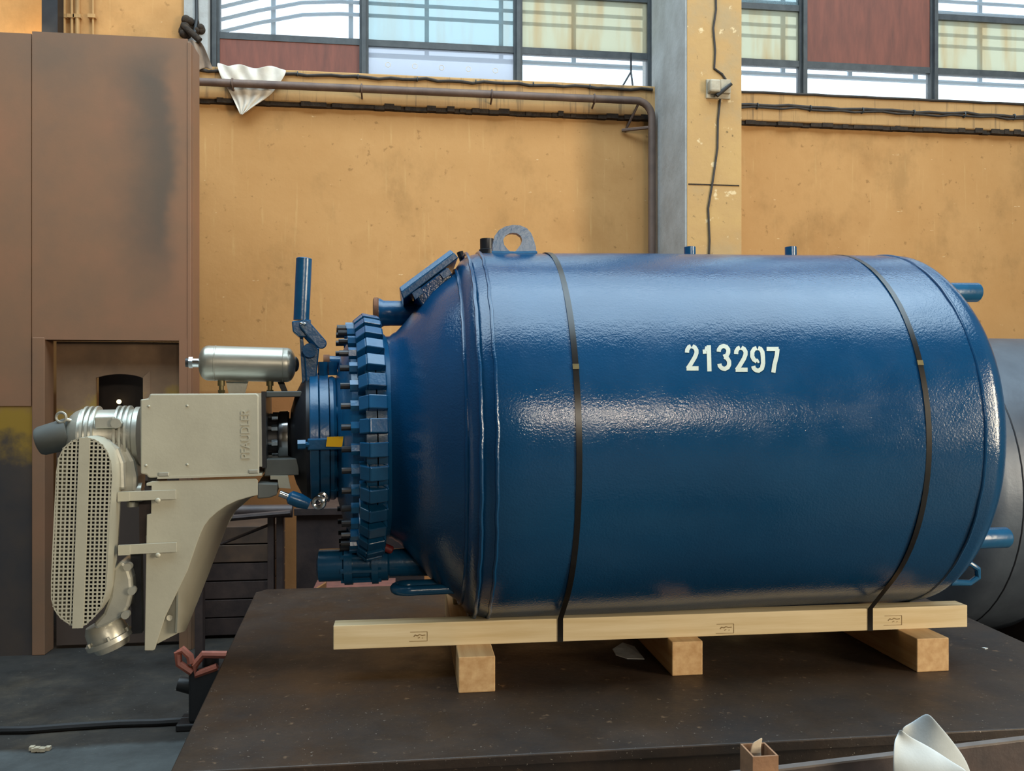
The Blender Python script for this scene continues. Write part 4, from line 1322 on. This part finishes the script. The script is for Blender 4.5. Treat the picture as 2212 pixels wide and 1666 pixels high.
part(b, 'guard_rim', MT['cover'], gd, M=MH, ang=50)
# lattice: bars clipped to the outline, along and across the guard
P2 = [Vector((p.x, p.z)) for p in poly]
c2 = Vector((cen.x, cen.z))
e1 = (Vector((gp(169, 1352).x, gp(169, 1352).z)) - Vector((gp(183, 950).x, gp(183, 950).z))).normalized()
e2 = Vector((-e1.y, e1.x))


def clip(o_, d):
    lo, hi = -9.0, 9.0
    for i in range(len(P2)):
        a, c = P2[i], P2[(i + 1) % len(P2)]
        nn = Vector((c.y - a.y, a.x - c.x))
        if nn.dot(c2 - a) > 0:
            nn = -nn
        den = nn.dot(d)
        num = nn.dot(a - o_)
        if abs(den) < 1e-9:
            if num < 0:
                return None
            continue
        t = num / den
        if den > 0:
            hi = min(hi, t)
        else:
            lo = max(lo, t)
    return (lo, hi) if hi - lo > 0.004 else None


pitch = 0.01175
b = B()
for (d, s_, lift) in ((e1, e2, 0.0), (e2, e1, 0.0003)):
    for k in range(-40, 41):
        o_ = c2 + s_ * (k * pitch)
        r_ = clip(o_, d)
        if not r_:
            continue
        w_ = s_ * 0.0022
        q = [o_ + d * r_[0] - w_, o_ + d * r_[1] - w_, o_ + d * r_[1] + w_, o_ + d * r_[0] + w_]
        b.prism([Vector((v.x, YGd + lift, v.y)) for v in q], (0, .003, 0))
part(b, 'guard_mesh', MT['cover'], gd, M=MH, smooth=False, kind='stuff')
st0, st1 = gp(183, 946), gp(168, 1357)
w_ = Vector((e2.x, 0, e2.y)) * 0.0145
part(B().prism([st0 + w_, st0 - w_, st1 - w_, st1 + w_], (0, -.003, 0)), 'centre_strip', MT['cover'], gd, M=MH, smooth=False)
for k, (y0_, y1_) in enumerate(((1071, 1092), (1189, 1211))):
    ar = part(B().box((hc(243, 0).x, YC0 - .012, hc(0, y1_).z), (hc(368, 0).x, YC0 - .004, hc(0, y0_).z)), 'guard_arm', MT['cover'], rx, M=MH, smooth=False, bevel=0.001)
    part(B().box((hc(243, 0).x, YC0 - .02, hc(0, y1_).z), (hc(268, 0).x, YC0 - .010, hc(0, y0_).z)), 'arm_pad', MT['cover'], ar, M=MH, smooth=False)
    part(B().sphere(hc(341, (y0_ + y1_) / 2, YC0 - .012), 0.008, 12, (1, .5, 1)), 'arm_bolt', MT['cover'], ar, M=MH)

# ------------------------------------------------ motor, gear case and lower gearbox
YM = Y0 - 0.08
mz = H(240, 944, YM).z
mx = lambda px: H(px, 944, YM).x
mr = (H(240, 877, YM).z - mz)
mo = part(B().lathe([(mx(150), .03), (mx(151), .055), (mx(156), .072), (mx(166), mr - .016), (mx(180), mr - .008), (mx(186), mr - .012), (mx(292), mr - .012), (mx(296), mr - .004), (mx(306), mr - .004)], (0, YM, mz), (1, 0, 0), 56), 'motor', MT['silver'], rx, M=MH)
for px in (188, 199, 211, 258, 269, 280):
    part(B().lathe([(mx(px), mr - .015), (mx(px), mr), (mx(px + 5), mr), (mx(px + 5), mr - .015)], (0, YM, mz), (1, 0, 0), 56), 'cooling_fin', MT['silver'], mo, M=MH)
ym = YM - mr
part(B().box((mx(222), ym - .004, H(0, 930, ym).z), (mx(262), ym + .05, H(0, 905, ym).z)), 'name_pad', MT['silver'], mo, M=MH, smooth=False, bevel=0.003)
p = H(250, 915, ym - .012)
part(B().cyl(p, p + Vector((0, .03, 0)), .016, n=8), 'oil_plug', MT['silver'], mo, M=MH)
p = H(250, 868, Y0)
c_ = H(132, 902, YM - .06)
part(B().torus(c_, (0.25, 1, 0), .0155, .0042, 24, 8).cyl(c_ + Vector((.014, 0, -.006)), c_ + Vector((.04, .01, -.016)), .006, n=10), 'lifting_eye', MT['silver'], mo, M=MH)
p0, p1 = H(152, 936, YM - .03), H(82, 955, YM - .03)
part(B().lathe([(0, .050), ((p1 - p0).length - .012, .046), ((p1 - p0).length - .003, .042), ((p1 - p0).length, .034)], p0, p1 - p0, 32), 'shaft_cap', MT['greycap'], mo, M=MH)
# swan-neck gear case between motor and guard
gc = [(196, 938), (228, 942), (255, 950), (276, 968), (290, 995), (297, 1030), (296, 1062), (284, 1076), (262, 1080), (200, 1000)]
gcp = part(B().prism([H(*p, YGd + .13) for p in gc], (0, .14, 0)), 'gear_case', MT['silver'], rx, M=MH, smooth=False, bevel=0.012)
part(B().prism([H(*p, YGd + .10) for p in [(205, 946), (232, 950), (256, 968), (268, 1000), (270, 1060), (244, 1060), (240, 1000), (225, 966)]], (0, .05, 0)), 'case_shoulder', MT['silver'], gcp, M=MH, smooth=False, bevel=0.010)
p = H(290, 1064, YGd + .16)
part(B().cyl(p + Vector((-.02, 0, 0)), p + Vector((.025, 0, 0)), .03, n=20).cyl(p + Vector((-.005, 0, -.028)), p + Vector((-.005, 0, -.045)), .018, n=16), 'case_boss', MT['silver'], gcp, M=MH)
lg = [(262, 1210), (276, 1224), (284, 1250), (286, 1282), (278, 1312), (262, 1336), (232, 1352), (206, 1362), (200, 1350), (222, 1326), (236, 1290), (244, 1230)]
lgp = part(B().prism([H(*p, YGd + .10) for p in lg], (0, .16, 0)), 'lower_gearbox', MT['silver'], rx, M=MH, smooth=False, bevel=0.012)
for p in ((275, 1226), (284, 1278), (270, 1330)):
    q = H(*p, YGd + .09)
    part(B().cyl(q, q + Vector((0, .03, 0)), .012, n=12), 'case_bolt', MT['silver'], lgp, M=MH)
p0, p1 = H(226, 1356, YGd + .17), H(246, 1402, YGd + .17)
L_ = (p1 - p0).length
part(B().lathe([(-.02, .05), (.0, .060), (L_ * .45, .062), (L_ * .46, .072), (L_ * .66, .072), (L_ * .67, .058), (L_ * .95, .050), (L_, .03)], p0, p1 - p0, 36), 'output_flange', MT['silver'], lgp, M=MH)
for k in range(6):
    a = k / 6 * 2 * PI
    ax_ = (p1 - p0).normalized()
    u_ = ax_.orthogonal().normalized()
    w2_ = ax_.cross(u_)
    q = p0 + ax_ * L_ * .30 + (u_ * math.cos(a) + w2_ * math.sin(a)) * .066
    part(B().cyl(q, q + ax_ * .02, .006, n=8), 'flange_bolt', MT['silver'], lgp, M=MH)
q = H(199, 1378, YGd + .15)
part(B().sphere(q, .010, 12), 'drain_plug', MT['silver'], lgp, M=MH)
part(B().box((H(282, 1210, YGd + .16).x, YGd + .16, H(0, 1390, YGd + .16).z), (H(304, 1210, YGd + .16).x, YGd + .2, H(0, 1210, YGd + .16).z)), 'case_backplate', MT['blacksteel'], lgp, M=MH, smooth=False)

# ------------------------------------------------ small steel pressure tank on the lantern
YTk = Y0 - 0.02
ta, tb2 = H(430, 784, YTk), H(640, 789, YTk)
Lk = (tb2 - ta).length
rk = 0.0590
pf = [(0, .012)] + [(.03 * (1 - math.cos(PI / 2 * k / 6)), .016 + (rk - .016) * math.sin(PI / 2 * k / 6)) for k in range(1, 7)]
pf += [(.05, rk), (.051, rk + .0012), (.054, rk + .0012), (.055, rk), (Lk - .045, rk), (Lk - .044, rk + .001), (Lk - .042, rk)] + [(Lk - .03 * (1 - math.sin(PI / 2 * (6 - k) / 6)) if False else Lk - .03 + .03 * math.sin(PI / 2 * k / 6), rk * math.cos(PI / 2 * k / 6) if k < 6 else .012) for k in range(0, 7)]
tk = part(B().lathe(pf, ta, tb2 - ta, 48), 'pressure_tank', MT['tank'], rx, M=MH)
dt = (tb2 - ta).normalized()
part(B().cyl(ta - dt * .022, ta + dt * .006, .0155, n=20).hexa(ta - dt * .032, ta - dt * .020, .019), 'tank_port', MT['steel'], tk, M=MH)
part(B().cyl(ta - dt * .042, ta - dt * .030, .015, n=16), 'port_plug', MT['black'], tk, M=MH)
for px in (478, 583):
    p = H(px, 826, YTk)
    part(B().cyl(p + Vector((0, 0, .012)), p + Vector((0, 0, -.012)), .012, n=14).cyl(p + Vector((0, 0, -.012)), p + Vector((0, 0, -.045)), .008, n=12).hexa(p + Vector((0, 0, -.026)), p + Vector((0, 0, -.036)), .012), 'tank_leg', MT['brass'], tk, M=MH)
p = H(510, 826, YTk)
part(B().prism([H(488, 824, YTk + .03), H(536, 824, YTk + .03), H(528, 852, YTk + .03), H(494, 852, YTk + .03)], (0, .02, 0)), 'tank_saddle', MT['silver'], tk, M=MH, smooth=False)
part(B().prism([H(598, 822, YTk + .03), H(612, 822, YTk + .03), H(624, 852, YTk + .03), H(611, 852, YTk + .03)], (0, .02, 0)), 'tank_strut', MT['black'], tk, M=MH, smooth=False)
part(B().sphere(H(638, 787, YTk), .022, 12, (.6, 1, 1.2)), 'tank_hose_end', MT['black'], tk, M=MH)

# ================================================================== steel straps
def strap(Xs, dx, pyb, lab):
    c = MV @ Vector((Xs, Y0, Z0))
    rr = R + 0.0025

    def tangent(yb, zb, side):
        d = Vector((yb - c.y, zb - c.z))
        dist = d.length
        base = math.atan2(d.y, d.x)
        off = math.acos(rr / dist)
        return base - off if side < 0 else base + off
    yf_, yr_ = YF - 0.002, YRT + 0.002
    aF = tangent(yf_, ZTT, -1)            # front: leaves the shell on the camera side
    aR = tangent(yr_, ZTT, +1)
    while aF > -PI / 2:
        aF -= 2 * PI
    while aF < -PI * 1.6:
        aF += 2 * PI
    while aR < aF:
        aR += 2 * PI
    aF, aR = aF + 2 * PI, aR
    while aR > aF:
        aR -= 2 * PI
    pts = [Vector((Xs + dx, yf_ + 0.05, ZB - 0.001)), Vector((Xs + dx, yf_, ZB)), Vector((Xs + dx, yf_, ZTT))]
    nn = 60
    for i in range(nn + 1):
        a = lerp(aF, aR, i / nn)
        pts.append(Vector((Xs + dx * max(0, 1 - i / 14), c.y + rr * math.cos(a), c.z + rr * math.sin(a))))
    pts += [Vector((Xs, yr_, ZTT)), Vector((Xs, yr_, ZB)), Vector((Xs, yr_ - 0.05, ZB - 0.001))]
    s_ = thing('steel_strap', lab, 'strap', 'straps round the vessel')
    part(B().sweep(pts, (1, 0, 0), 0.0175, 0.0012), 'band', MT['strap'], s_, ang=60)
    sb_ = MV @ on_shell(0, 0) if False else None
    o = MVi @ Vector((0, 0, CH))
    zz = MV.inverted() @ c
    # crimp seal at the front
    zq = V(1240, pyb, Y0 - R).z - Z0
    a = PI - math.asin(max(-1, min(1, zq / R)))
    p = Vector((Xs, c.y + (rr + .001) * math.cos(a), c.z + (rr + .001) * math.sin(a)))
    tdir = Vector((0, -math.sin(a), math.cos(a)))
    part(B().sweep([p - tdir * .008, p + tdir * .008], (1, 0, 0), 0.019, 0.003), 'crimp_seal', MT['brass'], s_, smooth=False)


strap(0.487, 0.010, 792, 'black steel strap round the vessel left of the stencilled number')
strap(1.562, 0.012, 790, 'black steel strap round the vessel near its right dished end')

# ================================================================== foreground rack
ZTU = CH - 0.74
dd = 1.76
b = B()
q0, q1, q2, q3 = G(1600, 1607, ZTU), G(1655, 1604, ZTU), G(1678, 1632, ZTU), G(1626, 1637, ZTU)
xa, xb, ya, yb = (q0.x + q3.x) / 2, (q1.x + q2.x) / 2, (q2.y + q3.y) / 2, (q0.y + q1.y) / 2
tw = 0.004
tu = thing('square_tube_post', 'open-ended rusty steel box tube standing upright in the foreground', 'tube')
for nm, a, c in (('tube_wall', (xa, ya, 0), (xb, ya + tw, ZTU)), ('tube_wall', (xa, yb - tw, 0), (xb, yb, ZTU)), ('tube_wall', (xa, ya + tw, 0), (xa + tw, yb - tw, ZTU)), ('tube_wall', (xb - tw, ya + tw, 0), (xb, yb - tw, ZTU))):
    part(B().box(a, c), nm, MT['tan'], tu, smooth=False)
tp = G(1632, 1612, ZTU)
rows = [[(tp.x - .012 + .024 * j / 3, tp.y - .01 + .012 * math.sin(i * .9), ZTU + .012 - i * .018 + .004 * j) for j in range(4)] for i in range(4)]
sheet('paper_curl', rows, MT['film'], 'curl of pale masking paper stuck in the open tube', 'paper', 0.002)
ZR = CH - 0.80
r0, r1 = G(1560, 1680, ZR), G(2330, 1586, ZR)
dv = (r1 - r0).normalized()
nv = Vector((-dv.y, dv.x, 0))
ra = thing('steel_angle_rail', 'long steel rail across the lower right foreground', 'rail')
part(B().prism([r0, r1, r1 + nv * .012, r0 + nv * .012], (0, 0, -.10)), 'web', MT['trestle'], ra, smooth=False, bevel=0.002)
part(B().prism([r0 - nv * .002, r1 - nv * .002, r1 + nv * .016, r0 + nv * .016], (0, 0, .004)), 'top_edge', MT['railgrey'], ra, smooth=False)  # top strip in a paler grey than the web
part(B().prism([r0 + Vector((0, 0, -.10)), r1 + Vector((0, 0, -.10)), r1 + nv * .08 + Vector((0, 0, -.10)), r0 + nv * .08 + Vector((0, 0, -.10))], (0, 0, -.01)), 'flange', MT['trestle'], ra, smooth=False)
for t in (0.1, 0.9):
    p = r0.lerp(r1, t)
    part(B().box((p.x - .03, p.y + .01, 0), (p.x + .03, p.y + .07, ZR - .11)), 'leg', MT['trestle'], ra, smooth=False)
# white cloth thrown over the rail: back flap standing to a point, front flap folded over
Yc_ = 1.74
cw = lambda px, py, y: W(px, py, y)
back = [[(1946, 1570), (1965, 1562), (1985, 1549), (2005, 1536)],
        [(1945, 1590), (1972, 1580), (2000, 1568), (2024, 1560)],
        [(1946, 1620), (1985, 1606), (2020, 1596), (2048, 1588)],
        [(1950, 1660), (2000, 1640), (2040, 1628), (2072, 1620)],
        [(1955, 1720), (2010, 1690), (2060, 1668), (2094, 1652)],
        [(1960, 1790), (2020, 1760), (2070, 1740), (2110, 1720)]]
rows = [[cw(*p, Yc_ + .02 + .02 * math.sin(j * 1.3 + i * .8)) for j, p in enumerate(r)] for i, r in enumerate(back)]
b = B()
front = [[(1944, 1572), (1940, 1578), (1935, 1590), (1930, 1600)],
         [(1962, 1590), (1948, 1604), (1936, 1618), (1928, 1632)],
         [(1995, 1606), (1974, 1626), (1948, 1644), (1927, 1662)],
         [(2032, 1628), (2000, 1652), (1962, 1676), (1929, 1696)],
         [(2068, 1652), (2028, 1682), (1980, 1710), (1934, 1730)],
         [(2104, 1668), (2060, 1720), (2000, 1750), (1942, 1780)]]
cr_ = thing('white_cloth', 'white cloth draped over the rail, its corner standing to a point', 'cloth')


def flap(name, grid, y0):
    nr, nc = len(grid), len(grid[0])
    b = B()
    for i, r in enumerate(grid):
        for j, p in enumerate(r):
            b.v.append(cw(*p, y0 + 0.015 * math.sin(j * 1.2 + i * .9)))
    b.f = [[i * nc + j, i * nc + j + 1, (i + 1) * nc + j + 1, (i + 1) * nc + j] for i in range(nr - 1) for j in range(nc - 1)]
    o = part(b, name, MT['cloth'], cr_, ang=80)
    s = o.modifiers.new('thick', 'SOLIDIFY')
    s.thickness = 0.004
    d = o.modifiers.new('soft', 'SUBSURF')
    d.levels = d.render_levels = 2
    return o


flap('back_flap', back, Yc_ + 0.03)
flap('front_flap', front, Yc_ - 0.05)

# ------------------------------------------------------------------ put every grouping Empty at the base of its thing
bpy.context.view_layer.update()
for o in list(COL.objects):
    if o.type == 'EMPTY' and o.parent is None:
        pts = []
        for ch in o.children_recursive:
            if ch.type == 'MESH':
                pts += [ch.matrix_world @ Vector(c) for c in ch.bound_box]
        if not pts:
            continue
        lo = Vector((min(p.x for p in pts), min(p.y for p in pts), min(p.z for p in pts)))
        hi = Vector((max(p.x for p in pts), max(p.y for p in pts), max(p.z for p in pts)))
        o.location = ((lo.x + hi.x) / 2, (lo.y + hi.y) / 2, lo.z)
        Ti = Matrix.Translation(-o.location)
        for ch in o.children:
            ch.matrix_parent_inverse = Ti
